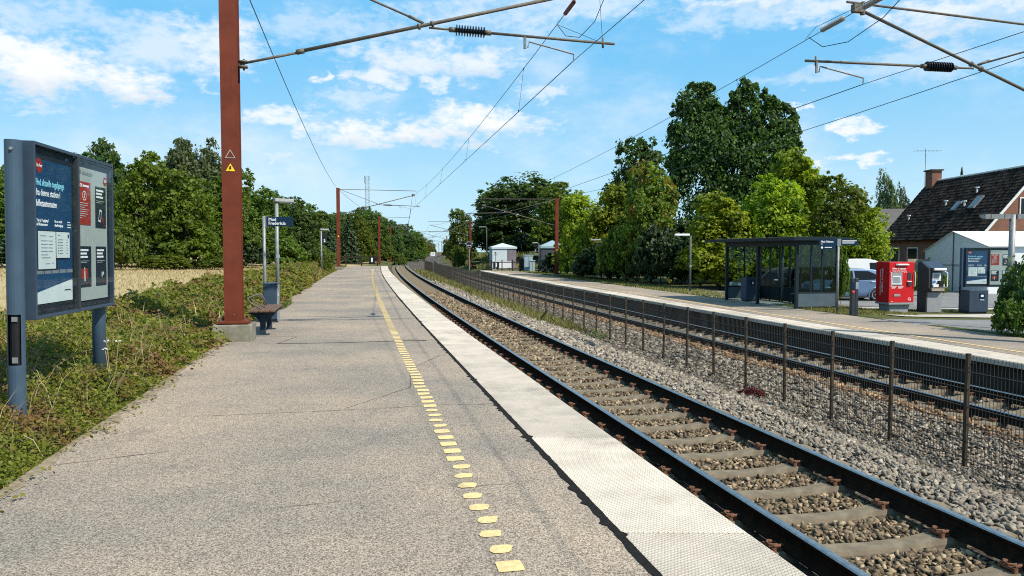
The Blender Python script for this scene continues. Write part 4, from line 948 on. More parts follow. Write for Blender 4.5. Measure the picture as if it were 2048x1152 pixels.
mb = MB(); mb.cyl((0, 0, -.2), (0, 0, 2.43), .035, n=12); mb.build('pole', 'galvanised', sgn, smooth=True)
mb = MB(); mb.bx(.05, .66, -.022, .022, 2.19, 2.41); mb.build('panel', 'sign_blue', sgn, bevel=.004)
mb = MB(); mb.bx(.03, .06, -.028, .028, 2.18, 2.42); mb.build('bracket', 'galvanised', sgn)
text('Mod\nFredericia', .098, sgn, (.11, -.0235, 2.318), FRONT, 'white_ink', bold=.016, line=.9)
def lamp(label, loc, hx, hy, rz, h=3.2, signs=0, group='platform lamps', r_=.058):
    root = thing('platform_lamp', label, 'street lamp', loc, rz, group)
    mb = MB(); mb.cyl((0, 0, -.2), (0, 0, h - .02), r_, n=14); mb.build('pole', 'galvanised' if hx > 0 else 'lamp_grey', root, smooth=True)
    mb = MB(); mb.bx(-.085, .085, -.085, .085, 0, .02); mb.build('base_plate', 'galvanised', root)
    mb = MB(); mb.ext([(-.08, -.11, h - .02), (-.08, .11, h - .02), (-.08, .09, h + .09), (-.08, -.09, h + .09)], (hx, 0, 0)); mb.build('lamp_head', 'white_plastic' if signs == 9 else 'galvanised', root, bevel=.02)
    mb = MB(); mb.bx(.06 if hx > 0 else hx, hx - .02 if hx > 0 else -.16, -.085, .085, h - .034, h - .022); mb.build('diffuser', 'poster_white', root)
    mb = MB(); mb.bx(-r_ - .004, r_ + .004, -r_ - .004, .0, 1.4, 1.52); mb.build('number_plate', 'grey_ink', root)
    if signs in (1, 2):
        mb = MB(); mb.bx(.08, .42, -.06, .06, h - .55, h - .22) if hx > 0 else mb.bx(-.62, -.08, -.06, .06, h - .42, h - .18); mb.build('loudspeaker', 'black', root, bevel=.01)
        mb = MB(); x = .22 if hx > 0 else -.34; mb.bx(x - .14, x + .14, -.05, .05, h - .95, h - .6); pn = mb.build('number_sign', 'poster_dark', root)
        if True: text('2' if hx > 0 else '1', .26, pn, (x, -.053, h - .87), FRONT, 'white_ink', 'CENTER', bold=.02)
    return root
lamp('tall galvanised lamp post just behind the Mod Fredericia sign', (-7.44, 23.8, 0), .62, 0, R(38))
lamp('slim lamp post with dark sign box in the shrubs farther along the left platform', (-13.83, 54.5, 0), .62, 0, R(25), signs=1)
# railing at the end of the first platform
def railing(label, x0, x1, y, z, n, slope=0, sign=None, group='timber railings at the platform ends', ht=1.1):
    root = thing('timber_railing', label, 'railing', (x0, y, z), math.atan2(slope, 1), group); L = (x1 - x0)
    for i in range(n):
        x = L * i / (n - 1); mb = MB(); mb.bx(x - .06, x + .06, -.06, .06, -.2, ht + .25); mb.build('post', 'wood_dark', root)
    for zz in (.22, ht - .1):
        mb = MB(); mb.bx(-.3, L + .3, -.12, -.07, zz, zz + .12); mb.build('rail', 'wood_dark', root)
    if sign:
        mb = MB(); mb.bx(sign - .35, sign + .35, -.18, -.14, .35, 1.1); mb.bx(sign - .1, sign + .1, -.185, -.18, .48, .98, 1); mb.build('sign_board', ['black', 'white_plastic'], root)
railing('dark timber railing with a small black sign across the end of the left platform', -19.3, -15.7, 87.2, -.05, 3, .1, 3.0)

# ---------------------------------------------------------------- right platform furniture
def R_(px, Y): return (px - 1024) / 1500 * Y
lamp('lamp post with long pale head just left of the glass shelter', (10.1, 42.5, -.66), -.84, 0, R(6), signs=9)
lamp('lamp post with dark sign boxes in front of the brown bushes', (7.15, 60, -.66), -.80, 0, R(6), signs=2)
lamp('lamp post with sign boxes between the pale cabinets and the dark hut', (2.85, 80, -.66), -.62, 0, R(6), signs=2)
lamp('thin tall lamp post with flat pale head behind the pale hut', (R_(973.5, 112), 112, -.3), -1.1, 0, R(4), h=5.6)
# shelter
sx, sy = 11.2, 29.5
S = thing('platform_shelter', 'dark steel and glass waiting shelter with flat overhanging roof on the right platform', 'shelter', (sx, sy, Z2 - .02), H)
L, Dp, Ht = 5.66, 1.75, 2.72
for (x, y) in ((0, 0), (0, 2.9), (0, L)):
    mb = MB(); mb.bx(x - .06, x + .06, y - .06, y + .06, 0, Ht); mb.build('post', 'shelter_metal', S, bevel=.006)
for i, y in enumerate(np.linspace(0, L, 8)):
    mb = MB(); mb.bx(Dp - .03, Dp + .03, y - .03, y + .03, 0, Ht); mb.build('post', 'shelter_metal', S)
for y, xs in ((0, (.62, 1.1)), (L, (.9,))):
    for x in xs: mb = MB(); mb.bx(x - .025, x + .025, y - .025, y + .025, .62, Ht - .2); mb.build('mullion', 'shelter_metal', S)
for y in (0, L):
    mb = MB(); mb.bx(.065, Dp - .035, y - .03, y + .03, .08, .60); mb.build('lower_panel', 'shelter_panel', S)
    mb = MB(); mb.bx(.065, Dp - .035, y - .035, y + .035, .602, .66); mb.build('sill', 'shelter_metal', S)
    mb = MB(); mb.bx(.065, Dp - .035, y - .006, y + .006, .662, Ht - .2); mb.build('pane', 'glass', S)
yy = np.linspace(0, L, 8)
for i in range(7):
    mb = MB(); mb.bx(Dp - .006, Dp + .006, yy[i] + .034, yy[i + 1] - .034, .662, Ht - .2); mb.build('pane', 'glass', S)
    mb = MB(); mb.bx(Dp - .02, Dp + .02, yy[i] + .034, yy[i + 1] - .034, .05, .60); mb.build('lower_panel', 'shelter_metal', S)
mb = MB(); mb.bx(Dp - .026, Dp + .026, 0.034, L - .034, .602, .66); mb.build('sill', 'shelter_metal', S)
mb = MB(); mb.bx(-.05, .05, .062, L - .062, Ht - .25, Ht - .002); mb.bx(Dp - .05, Dp + .05, .035, L - .035, Ht - .2, Ht - .002)
for y in (0, L): mb.bx(.062, Dp - .052, y - .05, y + .05, Ht - .2, Ht - .002)
mb.build('beam', 'shelter_metal', S)
mb = MB(); mb.bx(-.42, Dp + .28, -.40, L + 1.35, Ht, Ht + .09); mb.build('roof', 'shelter_roof', S, bevel=.01)
mb = MB(); mb.bx(-.44, -.405, -.42, L + 1.37, Ht - .03, Ht + .10); mb.bx(-.40, Dp + .28, -.43, -.402, Ht - .03, Ht + .10); mb.build('fascia', 'shelter_metal', S)
for i in range(6):
    mb = MB(); y = .3 + i * 1.1; mb.bx(-.44, Dp + .2, y, y + .03, Ht + .092, Ht + .13); mb.build('roof_rib', 'shelter_roof', S)
mb = MB(); mb.cyl((Dp - .15, 3.6, .02), (Dp - .15, 3.6, Ht), .045, n=10); mb.build('downpipe', 'shelter_panel', S, smooth=True)
mb = MB(); mb.bx(.05, Dp, .05, L - .05, .0, .012); mb.build('floor_slab', 'pale_concrete', S)
mb = MB(); mb.bx(Dp - .50, Dp - .12, .35, 2.4, .44, .47)
mb.build('seat', 'bench_wood', S)
mb = MB()
for q in (.5, 1.4, 2.3): mb.bx(Dp - .46, Dp - .16, q - .02, q + .02, 0, .438)
mb.build('seat_leg', 'shelter_metal', S)
mb = MB(); mb.bx(Dp - .045, Dp - .03, 1.2, 1.75, 1.2, 1.75); mb.build('timetable', 'sign_blue', S)
b2 = litter_bin('grey blue litter bin inside the glass shelter', (10.75, 33.9, Z2), H, h=1.05, w=.6, d=.5, side=None)
mb = MB(); mb.bx(-.1, .1, -.262, -.254, .72, .94); mb.build('symbol_plate', 'sign_blue', b2); mb = MB(); mb.bx(-.03, .04, -.268, -.264, .78, .88); mb.build('symbol', 'white_ink', b2)
b3 = litter_bin('square dark grey litter bin under the notice board', (R_(1950, 29.4), 29.4, -.80), R(-2), h=.88, w=.72, d=.62, side=None)
mb = MB(); mb.bx(.02, .22, -.322, -.314, .58, .80); mb.build('symbol_plate', 'sign_blue', b3); mb = MB(); mb.bx(.07, .17, -.328, -.324, .66, .74); mb.bx(.04, .2, -.327, -.324, .53, .555); mb.build('symbol', 'white_ink', b3)
# Mod Odense sign
sg = thing('platform_sign', 'blue Mod Odense signs on a grey pole at the shelter corner', 'sign', (12.08, 27.8, Z2 - .03), 0, 'platform direction signs')
mb = MB(); mb.cyl((0, 0, -.2), (0, 0, 2.74), .042, n=12); mb.build('pole', 'galvanised', sg, smooth=True)
mb = MB(); mb.bx(-.72, -.06, -.03, .03, 2.48, 2.73); mb.build('panel', 'sign_blue', sg); mb = MB(); mb.bx(.08, .73, -.03, .03, 2.50, 2.72); mb.build('panel', 'sign_blue', sg)
mb = MB(); mb.bx(-.68, -.13, -.03, .03, 2.36, 2.475); mb.build('panel', 'sign_blue', sg); mb = MB(); mb.bx(-.062, .078, -.05, -.028, 2.47, 2.74); mb.build('bracket', 'galvanised', sg)
text('Mod Odense', .10, sg, (-.66, -.032, 2.60), FRONT, 'white_ink', bold=.02, sx=.86); bars(sg, [(-.66, -.6, 2.535)], -.031, 'white_ink', .02)
bars(sg, [(-.52, -.25, 2.41)], -.031, 'white_ink', .025); bars(sg, [(.13, .66, 2.655), (.13, .6, 2.61), (.13, .56, 2.57)], -.031, 'white_ink', .022)
mb = MB(); mb.lathe((-.62, -.031, 2.415), (0, -1, 0), [(0, .04), (.002, .04)], 14); mb.build('symbol', 'white_ink', sg)
# check-in posts
for i, (px, lab) in enumerate(((1705.5, 'left dark check-in post with round red badge beside the red ticket machine'), (1712.5, 'right dark check-in post beside the red ticket machine'))):
    c = thing('check_in_post', lab, 'card reader', (R_(px, 26.7), 26.7, -.67), 0, 'travel card posts')
    mb = MB(); mb.bx(-.06, .06, -.09, .09, 0, 1.34); mb.build('body', 'charcoal', c, bevel=.02); mb = MB(); mb.bx(.062 if i == 0 else -.074, .074 if i == 0 else -.062, -.07, .0, .03, 1.25); mb.build('edge_strip', 'white_plastic', c)
    mb = MB(); mb.bx(-.05, .05, -.098, -.091, .95, 1.2); mb.build('reader', 'screen' if i else 'sign_blue', c)
    if i == 0: mb = MB(); mb.lathe((0, -.092, .86), (0, -1, 0), [(0, .058), (.008, .058)], 18); mb.build('badge', 'machine_red', c); text('ind', .05, c, (0, -.102, .845), FRONT, 'white_ink', 'CENTER')
# ticket machine
tm = thing('ticket_machine', 'bright red ticket machine on a grey plinth', 'ticket machine', (R_(1790, 29.1), 29.1, -.76), R(9))
mb = MB(); mb.bx(-.53, .53, -.40, .40, .42, 1.98); mb.build('body', 'machine_red', tm, bevel=.015)
mb = MB(); mb.bx(-.54, .54, -.43, .41, .345, .419); mb.build('skirt', 'mid_grey', tm, bevel=.01)
mb = MB(); mb.ext([(-.40, -.30, 0), (.34, -.30, 0), (.44, -.30, .344), (-.44, -.30, .344)], (0, .62, 0)); mb.build('plinth', 'mid_grey', tm)
mb = MB(); mb.tube([(-.26, -.405, 1.87), (-.16, -.45, 1.875), (.18, -.45, 1.875), (.27, -.405, 1.87)], .035, 8); mb.build('lamp', 'white_plastic', tm, smooth=True)
mb = MB(); mb.bx(-.42, .02, -.408, -.402, 1.08, 1.58); mb.build('screen_recess', 'mid_grey', tm); mb = MB(); mb.ext([(-.42, -.41, 1.12), (-.02, -.41, 1.12), (-.06, -.41, 1.44), (-.40, -.41, 1.44)], (0, -.02, 0)); mb.build('screen_frame', 'white_plastic', tm)
mb = MB(); mb.ext([(-.39, -.432, 1.17), (-.06, -.432, 1.17), (-.09, -.432, 1.41), (-.375, -.432, 1.41)], (0, -.004, 0)); mb.build('screen', 'screen', tm)
mb = MB(); mb.bx(.24, .40, -.412, -.402, 1.30, 1.57); mb.build('card_panel', 'charcoal', tm); mb = MB(); mb.bx(.22, .41, -.44, -.414, 1.22, 1.25, 0); mb.bx(.24, .39, -.45, -.414, 1.08, 1.2, 1); mb.build('keypad', ['white_plastic', 'charcoal'], tm)
mb = MB(); mb.bx(-.32, -.06, -.42, -.402, .66, .75); mb.build('ticket_slot', 'mid_grey', tm)
for x in (-.49, .52): mb = MB(); mb.tube([(x, -.40, 1.6), (x, -.47, 1.58), (x, -.47, 1.05), (x, -.40, 1.03)], .014, 6); mb.build('handrail', 'white_plastic', tm)
text('Billetter & Togafgange', .088, tm, (-.40, -.403, 1.70), FRONT, 'white_ink', bold=.015, sx=.72); text('Tickets & Train departures', .066, tm, (-.40, -.403, 1.615), FRONT, 'white_ink', bold=.01, sx=.85)
bars(tm, [(-.42, -.2, 1.03), (-.42, -.24, 1.0), (-.42, -.27, .97), (-.15, .08, 1.03), (-.15, .05, 1.0), (-.15, .02, .97), (.08, .13, 1.57), (.17, .22, 1.56), (-.42, -.35, .46)], -.403, 'white_ink', .012)
text('Billetter & Togafgange', .115, tm, (-.532, .02, 1.72), (R(90), R(90), R(-90)), 'white_ink', name='lettering', sx=.9); text('Tickets & Train departures', .1, tm, (-.532, .14, 1.72), (R(90), R(90), R(-90)), 'white_ink', sx=.95)
mb = MB(); mb.lathe((.34, -.402, .55), (0, -1, 0), [(0, .065), (.004, .065)], 22); mb.build('badge', 'white_ink', tm); mb = MB(); mb.lathe((.34, -.4065, .55), (0, -1, 0), [(0, .054), (.003, .054)], 22); mb.build('badge', 'machine_red', tm); text('DSB', .05, tm, (.34, -.411, .533), FRONT, 'white_ink', 'CENTER', bold=.02)
# travel card terminal
ck = thing('card_terminal', 'dark grey travel card terminal with white hood right of the red machine', 'card machine', (R_(1862, 29.8), 29.8, -.77), R(4))
mb = MB(); mb.ext([(-.36, -.28, 0), (-.36, .3, 0), (-.36, .3, 1.95), (-.36, .1, 2.0), (-.36, -.42, 1.72), (-.36, -.44, .95), (-.36, -.28, .78)], (.06, 0, 0)); mb.build('side_plate', 'charcoal', ck)
mb = MB(); mb.bx(-.298, .30, -.26, .28, 0, .78); mb.build('pedestal', 'mid_grey', ck); mb = MB(); mb.bx(-.298, .36, -.2, .3, .782, 1.72); mb.build('body', 'charcoal', ck)
mb = MB(); mb.ext([(-.298, .3, 1.95), (-.298, .1, 2.0), (-.298, -.42, 1.74), (-.298, -.2, 1.722), (-.298, .3, 1.722)], (.66, 0, 0)); mb.build('hood', 'cabinet_blue', ck)
mb = MB(); mb.bx(-.16, .36, -.46, -.30, 1.64, 1.738); mb.build('lamp', 'white_plastic', ck, bevel=.03)
mb = MB(); mb.ext([(-.12, -.24, .95), (.34, -.24, .95), (.34, -.36, 1.0), (-.12, -.36, 1.0)], (0, 0, .1)); mb.bx(-.1, .24, -.27, -.202, 1.06, 1.55); mb.build('front_panel', 'white_plastic', ck)
mb = MB(); mb.bx(-.06, .17, -.278, -.272, 1.30, 1.52); mb.build('screen', 'screen', ck); mb = MB(); mb.lathe((-.03, -.272, 1.2), (0, -1, 0), [(0, .055), (.02, .055)], 18); mb.build('button', 'blue_button', ck)
mb = MB(); mb.bx(.1, .3, -.37, -.272, 1.0, 1.24); mb.build('keypad', 'black', ck, bevel=.01); mb = MB(); mb.bx(-.22, .3, -.42, -.28, .84, .94); mb.build('tray', 'wood_beige', ck)
mb = MB(); mb.tube([(.38, -.3, 1.6), (.42, -.4, 1.55), (.42, -.4, 1.0), (.38, -.3, .95)], .025, 6); mb.build('handrail', 'white_plastic', ck)
# double-armed post at the right edge
dp = thing('double_arm_lamp', 'grey round post with two short flat arms above the right edge shrub', 'street lamp', (R_(2022, 22.3), 22.3, -.68), 0)
mb = MB(); mb.cyl((0, 0, -.1), (0, 0, 3.39), .088, n=16); mb.build('pole', 'galvanised', dp, smooth=True)
mb = MB(); mb.bx(-.86, -.09, -.09, .09, 3.26, 3.40); mb.ext([(-.865, -.09, 3.27), (-.865, .09, 3.27), (-.97, .03, 3.32), (-.97, -.03, 3.32)], (0, 0, .07)); mb.build('arm', 'galvanised', dp); mb = MB(); mb.bx(.09, 1.0, -.09, .09, 3.26, 3.40); mb.build('arm', 'galvanised', dp)
mb = MB(); mb.bx(-.70, -.68, -.095, .095, 3.255, 3.405); mb.bx(-.3, -.28, -.095, .095, 3.255, 3.405); mb.build('arm_joint', 'tube_grey', dp)

# huts and cabinets beyond the second platform
def hut(label, loc, w, d, h, rz, mats, roof_h=.55, mauve=None, extra=0):
    root = thing('equipment_hut', label, 'hut', loc, rz, 'railway equipment huts')
    mb = MB(); mb.bx(-w / 2, w / 2, -d / 2, d / 2, -.3, h); mb.build('wall', mats[0], root)
    e = .12; mb = MB(); A = [(-w / 2 - e, -d / 2 - e, h + .003), (w / 2 + e, -d / 2 - e, h + .003), (w / 2 + e, d / 2 + e, h + .003), (-w / 2 - e, d / 2 + e, h + .003)]
    B = [(x, y, h + .24 + extra) for x, y, _ in A]; t_ = (0, 0, h + .24 + extra + roof_h)
    mb.add(A + B + [t_], [(3, 2, 1, 0), (0, 1, 5, 4), (1, 2, 6, 5), (2, 3, 7, 6), (3, 0, 4, 7), (4, 5, 8), (5, 6, 8), (6, 7, 8), (7, 4, 8)]); mb.build('roof', mats[1], root)
    if mauve: mb = MB(); mb.bx(w * .12, w / 2, -d / 2 - .012, -d / 2 - .003, .0, h - .03); mb.build('door', mauve, root)
    n = int(d / .9)
    for i in range(n):
        mb = MB(); y = -d / 2 + (i + .5) * d / n; mb.bx(-w / 2 - .03, -w / 2 - .003, y - .03, y + .03, 0, h); mb.build('wall_rib', mats[0], root)
    mb = MB(); mb.bx(-w / 2 - .012, -w / 2 - .003, -d * .1, d * .06, 0, 1.2); mb.build('vent', 'black', root); return root
hut('pale blue white equipment hut with low pyramid roof beyond the right platform', (-1.3, 102, -.68), 3.15, 5.2, 2.7, R(6), ('hut_pale', 'hut_pale'), .55, 'hut_mauve')
dh = hut('dark grey equipment hut with pitched roof behind the far right mast', (R_(1104, 92), 92, -.70), 3.0, 3.4, 2.75, R(4), ('hut_dark', 'grp_blue'), .75)
mb = MB(); mb.bx(-.3, .35, -1.715, -1.703, .55, 2.1); mb.build('door', 'grp_blue', dh)
for i, (px, w, h, d, lab) in enumerate(((1056, 1.0, 1.95, .9, 'taller pale blue cable cabinet beside the dark barrel'), (1064, .58, 1.32, .5, 'shorter pale blue cable cabinet in front of the taller one'))):
    c = thing('cable_cabinet', lab, 'cabinet', (R_(px, 88.5 - i * 1.2), 88.5 - i * 1.2, -.68), R(8), 'cable cabinets')
    mb = MB(); mb.bx(-w / 2, w / 2, -d / 2, d / 2, 0, h - .12); mb.build('body', 'grp_blue', c, bevel=.02); mb = MB(); mb.bx(-w / 2 - .06, w / 2 + .06, -d / 2 - .06, d / 2 + .06, h - .118, h); mb.build('lid', 'grp_blue', c, bevel=.03)
    mb = MB(); mb.bx(.0, .02, -d / 2 - .014, -d / 2 - .003, .1, h - .2); mb.build('door_joint', 'tube_grey', c)
bl = thing('barrel_container', 'dark ribbed barrel shaped container left of the pale cabinets', 'container', (R_(1043, 89), 89, -.68)); mb = MB()
mb.lathe((0, 0, 0), (0, 0, 1), [(0, .27), (.1, .3), (.5, .27), (.55, .3), (1.0, .27), (1.05, .3), (1.5, .28), (1.62, .22), (1.7, .1)], 16); mb.build('body', 'wood_dark', bl)
mb = MB(); mb.cyl((.2, -.2, 1.55), (.2, -.34, 1.6), .08, n=10); mb.build('spout', 'white_plastic', bl)
railing('dark timber railing in front of the pale hut at the end of the right platform', R_(983, 88.5), R_(1046, 88.5), 88.5, -.66, 4, .0, 1.05 - .5)
wb = thing('white_panel', 'low white panel board behind the right timber railing', 'panel', (R_(1007, 90.5), 90.5, -.66)); mb = MB(); mb.bx(-.95, .95, -.04, .04, .35, 1.15); mb.build('panel', 'white_plastic', wb); mb = MB(); mb.bx(-.8, -.7, .042, .12, -.2, 1.0); mb.bx(.7, .8, .042, .12, -.2, 1.0); mb.build('leg', 'wood_dark', wb)
ss = thing('stop_sign_post', 'black letter S on a thin pole in front of the pale hut', 'sign', (R_(991, 87.6), 87.6, -.66)); mb = MB(); mb.cyl((0, 0, -.1), (0, 0, 1.85), .035, n=8); mb.build('pole', 'galvanised', ss)
text('S', .52, ss, (0, -.02, 1.88), FRONT, 'black', 'CENTER', bold=.035)
hr = thing('hand_railing', 'small grey tube hand railing left of the pale hut', 'railing', (R_(957, 104), 104, -.7)); mb = MB(); mb.tube([(-.9, 0, .9), (0, 0, .95), (.5, 0, .95), (.55, 0, .85), (.55, 0, -.1)], .04, 6); mb.cyl((-.8, 0, .45), (.55, 0, .45), .03, n=6); mb.build('rail', 'galvanised', hr)
sn = thing('signal', 'black railway signal with round backboard and two white lights on a pole', 'signal', (R_(938.5, 108), 108, -.9)); mb = MB(); mb.cyl((0, 0, -.2), (0, 0, 3.2), .08, n=10); mb.build('pole', 'galvanised', sn)
mb = MB(); mb.lathe((0, -.1, 3.55), (0, -1, 0), [(0, .46), (.03, .46)], 24); mb.build('backboard', 'black', sn); mb = MB()
for k in range(24): t0, t1_ = 2 * math.pi * k / 24, 2 * math.pi * (k + 1) / 24; mb.add([(r_ * math.cos(t), -.135, 3.55 + r_ * math.sin(t)) for r_, t in ((.46, t0), (.46, t1_), (.36, t1_), (.36, t0))], [(0, 1, 2, 3)])
mb.build('rim', 'galvanised', sn)
for x in (-.14, .14): mb = MB(); mb.lathe((x, -.14, 3.45), (0, -1, 0), [(0, .085), (.05, .085)], 14); mb.build('lens', 'white_plastic', sn)
kp = thing('kilometre_sign', 'small white square sign on a pole beside the far end of the wire fence', 'sign', (R_(866, 92), 92, -1.25)); mb = MB(); mb.cyl((0, 0, 0), (0, 0, 2.7), .035, n=8); mb.build('pole', 'galvanised', kp); mb = MB(); mb.bx(-.28, .28, -.06, -.04, 2.35, 2.85); mb.build('panel', 'white_plastic', kp); mb = MB(); mb.bx(-.12, .12, -.066, -.062, 2.6, 2.66); mb.build('marking', 'grey_ink', kp)
# lattice mast far away
lm = thing('lattice_mast', 'slim blue grey lattice radio mast rising above the left trees', 'radio mast', (R_(736, 250), 250, -.5)); hh = 27.2
mb = MB(); s = .62
for (a, b) in ((-s, -s), (s, -s), (s, s), (-s, s)): mb.cyl((a, b, 0), (a * .9, b * .9, hh), .05, n=5)
mb.build('legs', 'lattice', lm); mb = MB(); n = 22
for k in range(n):
    z, z2 = hh * k / n, hh * (k + 1) / n
    for (a, b, c, d) in ((-s, -s, s, -s), (s, -s, s, s), (s, s, -s, s), (-s, s, -s, -s)): mb.cyl((a, b, z), (c, d, z2), .035, n=4); mb.cyl((a, b, z2), (c, d, z2), .03, n=4)
mb.build('bracing', 'lattice', lm); mb = MB(); mb.bx(-.9, -.7, -.2, .2, hh - 2.2, hh + .2); mb.bx(.55, .75, -.2, .2, hh - 1.2, hh + .1); mb.build('antenna', 'lattice', lm)

# ---------------------------------------------------------------- house, shed, tent
hx0, hx1, hy0, hy1, gzh, ez, rz_ = 34.4, 42.8, 55.0, 69.5, -.85, 2.95, 7.95; hm = (hx0 + hx1) / 2
HS = thing('brick_house', 'red brick house with steep dark tiled roof and brick chimney at the right', 'house', (0, 0, 0))
mb = MB(); mb.ext([(hx0, hy0, gzh), (hx1, hy0, gzh), (hx1, hy0, ez), (hm, hy0, rz_ - .15), (hx0, hy0, ez)], (0, hy1 - hy0, 0)); mb.build('wall', 'brick', HS)
sl = Vector((hm - hx0 + .35, 0, rz_ - ez + .41)); sn_ = Vector((-sl.z, 0, sl.x)).normalized()
mb = MB()
for sgn_ in (1, -1):
    e0 = Vector((hx0 - .35 if sgn_ > 0 else hx1 + .35, hy0 - .25, ez - .41)); up_ = Vector((sl.x * sgn_, 0, sl.z)); mb.ext([e0, e0 + up_, e0 + up_ + Vector((0, 0, .12)), e0 + Vector((0, 0, .12))], (0, hy1 - hy0 + .5, 0))
rf = mb.build('roof', 'tile', HS)
mb = MB(); nr, nc = 21, 50; Lr = sl.length; ud = sl.normalized(); e0 = Vector((hx0 - .38, hy0 - .3, ez - .34))
for r_ in range(nr):
    for c_ in range(nc):
        w = (hy1 - hy0 + .6) / nc; y0 = e0.y + c_ * w; j = rnd.uniform(-.012, .012); A = e0 + ud * (Lr * r_ / nr - .04); B = e0 + ud * (Lr * (r_ + 1) / nr)
        pr = [(0.0, .0), (.25, .045), (.55, .05), (.8, .01), (1.0, .0)]
        P1 = [Vector((A.x, y0 + w * u, A.z)) + sn_ * (hh_ + .055 + j) for u, hh_ in pr]; P2 = [Vector((B.x, y0 + w * u, B.z)) + sn_ * (hh_ + .012 + j) for u, hh_ in pr]; P0 = [Vector((A.x, y0 + w * u, A.z)) + sn_ * .0 for u, hh_ in pr]
        mb.add(P1 + P2 + P0, [(i, i + 1, 5 + i + 1, 5 + i) for i in range(4)] + [(10 + i, 10 + i + 1, i + 1, i) for i in range(4)])
tl = mb.build('roof_tiles', 'tile', rf); tl['kind'] = 'stuff'
mb = MB(); mb.cyl((hm, hy0 - .3, rz_ + .1), (hm, hy1 + .3, rz_ + .1), .13, n=8); mb.build('ridge', 'white_wood', rf)
for x, sgn_ in ((hx0 - .38, 1), (hx1 + .38, -1)):
    mb = MB(); a = Vector((x, hy0 - .36, ez - .5)); q = Vector((sl.x * sgn_, 0, sl.z)); mb.ext([a, a + q, a + q + Vector((0, 0, .28)), a + Vector((0, 0, .28))], (0, .04, 0)); mb.build('verge_board', 'white_wood', rf)
ch = MB(); ch.bx(hm - .62, hm + .25, hy1 - 1.3, hy1 - .2, rz_ - 1.2, rz_ + 1.0); cho = ch.build('chimney', 'brick', rf); ch = MB(); ch.bx(hm - .75, hm + .38, hy1 - 1.43, hy1 - .07, rz_ + 1.002, rz_ + 1.12); ch.build('chimney_cap', 'grey_roof', rf)
mb = MB(); mb.cyl((hm - .72, hy1 - .3, rz_ - .5), (hm - .72, hy1 - .3, rz_ + 3.1), .022, n=6); mb.cyl((hm - 1.7, hy1 - .3, rz_ + 2.9), (hm + .7, hy1 - .3, rz_ + 2.9), .011, n=5)
for k in range(7): mb.cyl((hm - 1.6 + k * .35, hy1 - .8, rz_ + 2.9), (hm - 1.6 + k * .35, hy1 + .2, rz_ + 2.9), .008, n=4)
mb.cyl((hm - .9, hy1 - .7, rz_ + 2.5), (hm - .5, hy1 + .2, rz_ + 2.5), .02, n=4); mb.build('antenna', 'tube_grey', rf)
def on_roof(u, v, h=0.0): return e0 + ud * (Lr * v) + Vector((0, u, 0)) + sn_ * (h + .05)
for (u, v, w, l) in ((6.2, .42, .75, .95), (3.8, .43, .85, 1.25)):
    A, B = on_roof(u, v), on_roof(u + w, v); C, D_ = on_roof(u + w, v + l / Lr), on_roof(u, v + l / Lr); mb = MB(); mb.ext([A, B, C, D_], sn_ * .14); k = mb.build('skylight', 'galvanised', rf)
    c = (A + C) / 2; mb = MB(); q = [c + (p - c) * .82 + sn_ * .145 for p in (A, B, C, D_)]; mb.ext(q, sn_ * .01); mb.build('skylight_glass', 'skylight', rf)
for (u, v) in ((8.4, .52), (5.5, .48), (5.4, .68), (12.6, .33)):
    p = on_roof(u, v); mb = MB(); mb.cyl(p, p + Vector((0, 0, .38)), .07, n=8); mb.cyl(p + Vector((0, 0, .381)), p + Vector((0, 0, .47)), .17, n=8); mb.build('roof_vent', 'white_plastic', rf)
def window(x0, x1, z0, z1, y=None, x=None, name='window'):
    mb = MB(); w = .09
    if y is not None:
        for (a, b, c, d) in ((x0, x1, z0, z0 + w), (x0, x1, z1 - w, z1), (x0, x0 + w, z0 + w, z1 - w), (x1 - w, x1, z0 + w, z1 - w), ((x0 + x1) / 2 - .035, (x0 + x1) / 2 + .035, z0 + w, z1 - w)): mb.bx(a, b, y - .06, y - .003, c, d)
        f = mb.build(name, 'white_wood', HS); mb = MB(); mb.bx(x0 + w, x1 - w, y - .03, y - .015, z0 + w, z1 - w); mb.build('pane', 'window_dark', f)
    else:
        for (a, b, c, d) in ((x0, x1, z0, z0 + w), (x0, x1, z1 - w, z1), (x0, x0 + w, z0 + w, z1 - w), (x1 - w, x1, z0 + w, z1 - w)): mb.bx(x - .06, x - .003, a, b, c, d)
        f = mb.build(name, 'white_wood', HS); mb = MB(); mb.bx(x - .03, x - .015, x0 + w, x1 - w, z0 + w, z1 - w); mb.build('pane', 'window_dark', f)
window(hm - 1.55, hm + 1.55, 4.15, 5.6, y=hy0); window(hm - 1.0, hm + 1.4, .3, 1.7, y=hy0)
for (a, b) in ((66.6, 68.2), (63.6, 65.3), (57.2, 60.3)): window(a, b, .35, 2.0, x=hx0)
gh = thing('grey_roofed_house', 'low house with plain grey roof half hidden behind the brick house', 'house', (0, 0, 0)); mb = MB(); mb.bx(36, 46, 78, 86, -.9, 2.6); mb.build('wall', 'brick', gh)
mb = MB(); mb.ext([(35.5, 77.5, 2.62), (35.5, 82, 6.3), (35.5, 86.5, 2.62)], (11, 0, 0)); mb.build('roof', 'grey_roof', gh)
fn = thing('wooden_screen', 'weathered beige board screen with a round pipe left of the tent', 'fence', (R_(1838, 49), 49, -.85)); n = 9
for i in range(n): mb = MB(); x = -.75 + i * .19; mb.bx(x, x + .182, -.02, .02, 0, 2.0 if i < 7 else 2.12); mb.build('board', 'wood_beige', fn)
mb = MB(); mb.bx(-.75, .95, .022, .08, 1.7, 1.8); mb.bx(-.75, .95, .022, .08, .3, .4); mb.build('rail', 'wood_beige', fn); mb = MB(); mb.cyl((0.1, -.02, 1.3), (-.2, -.35, 1.15), .12, n=12); mb.build('pipe', 'tube_grey', fn)
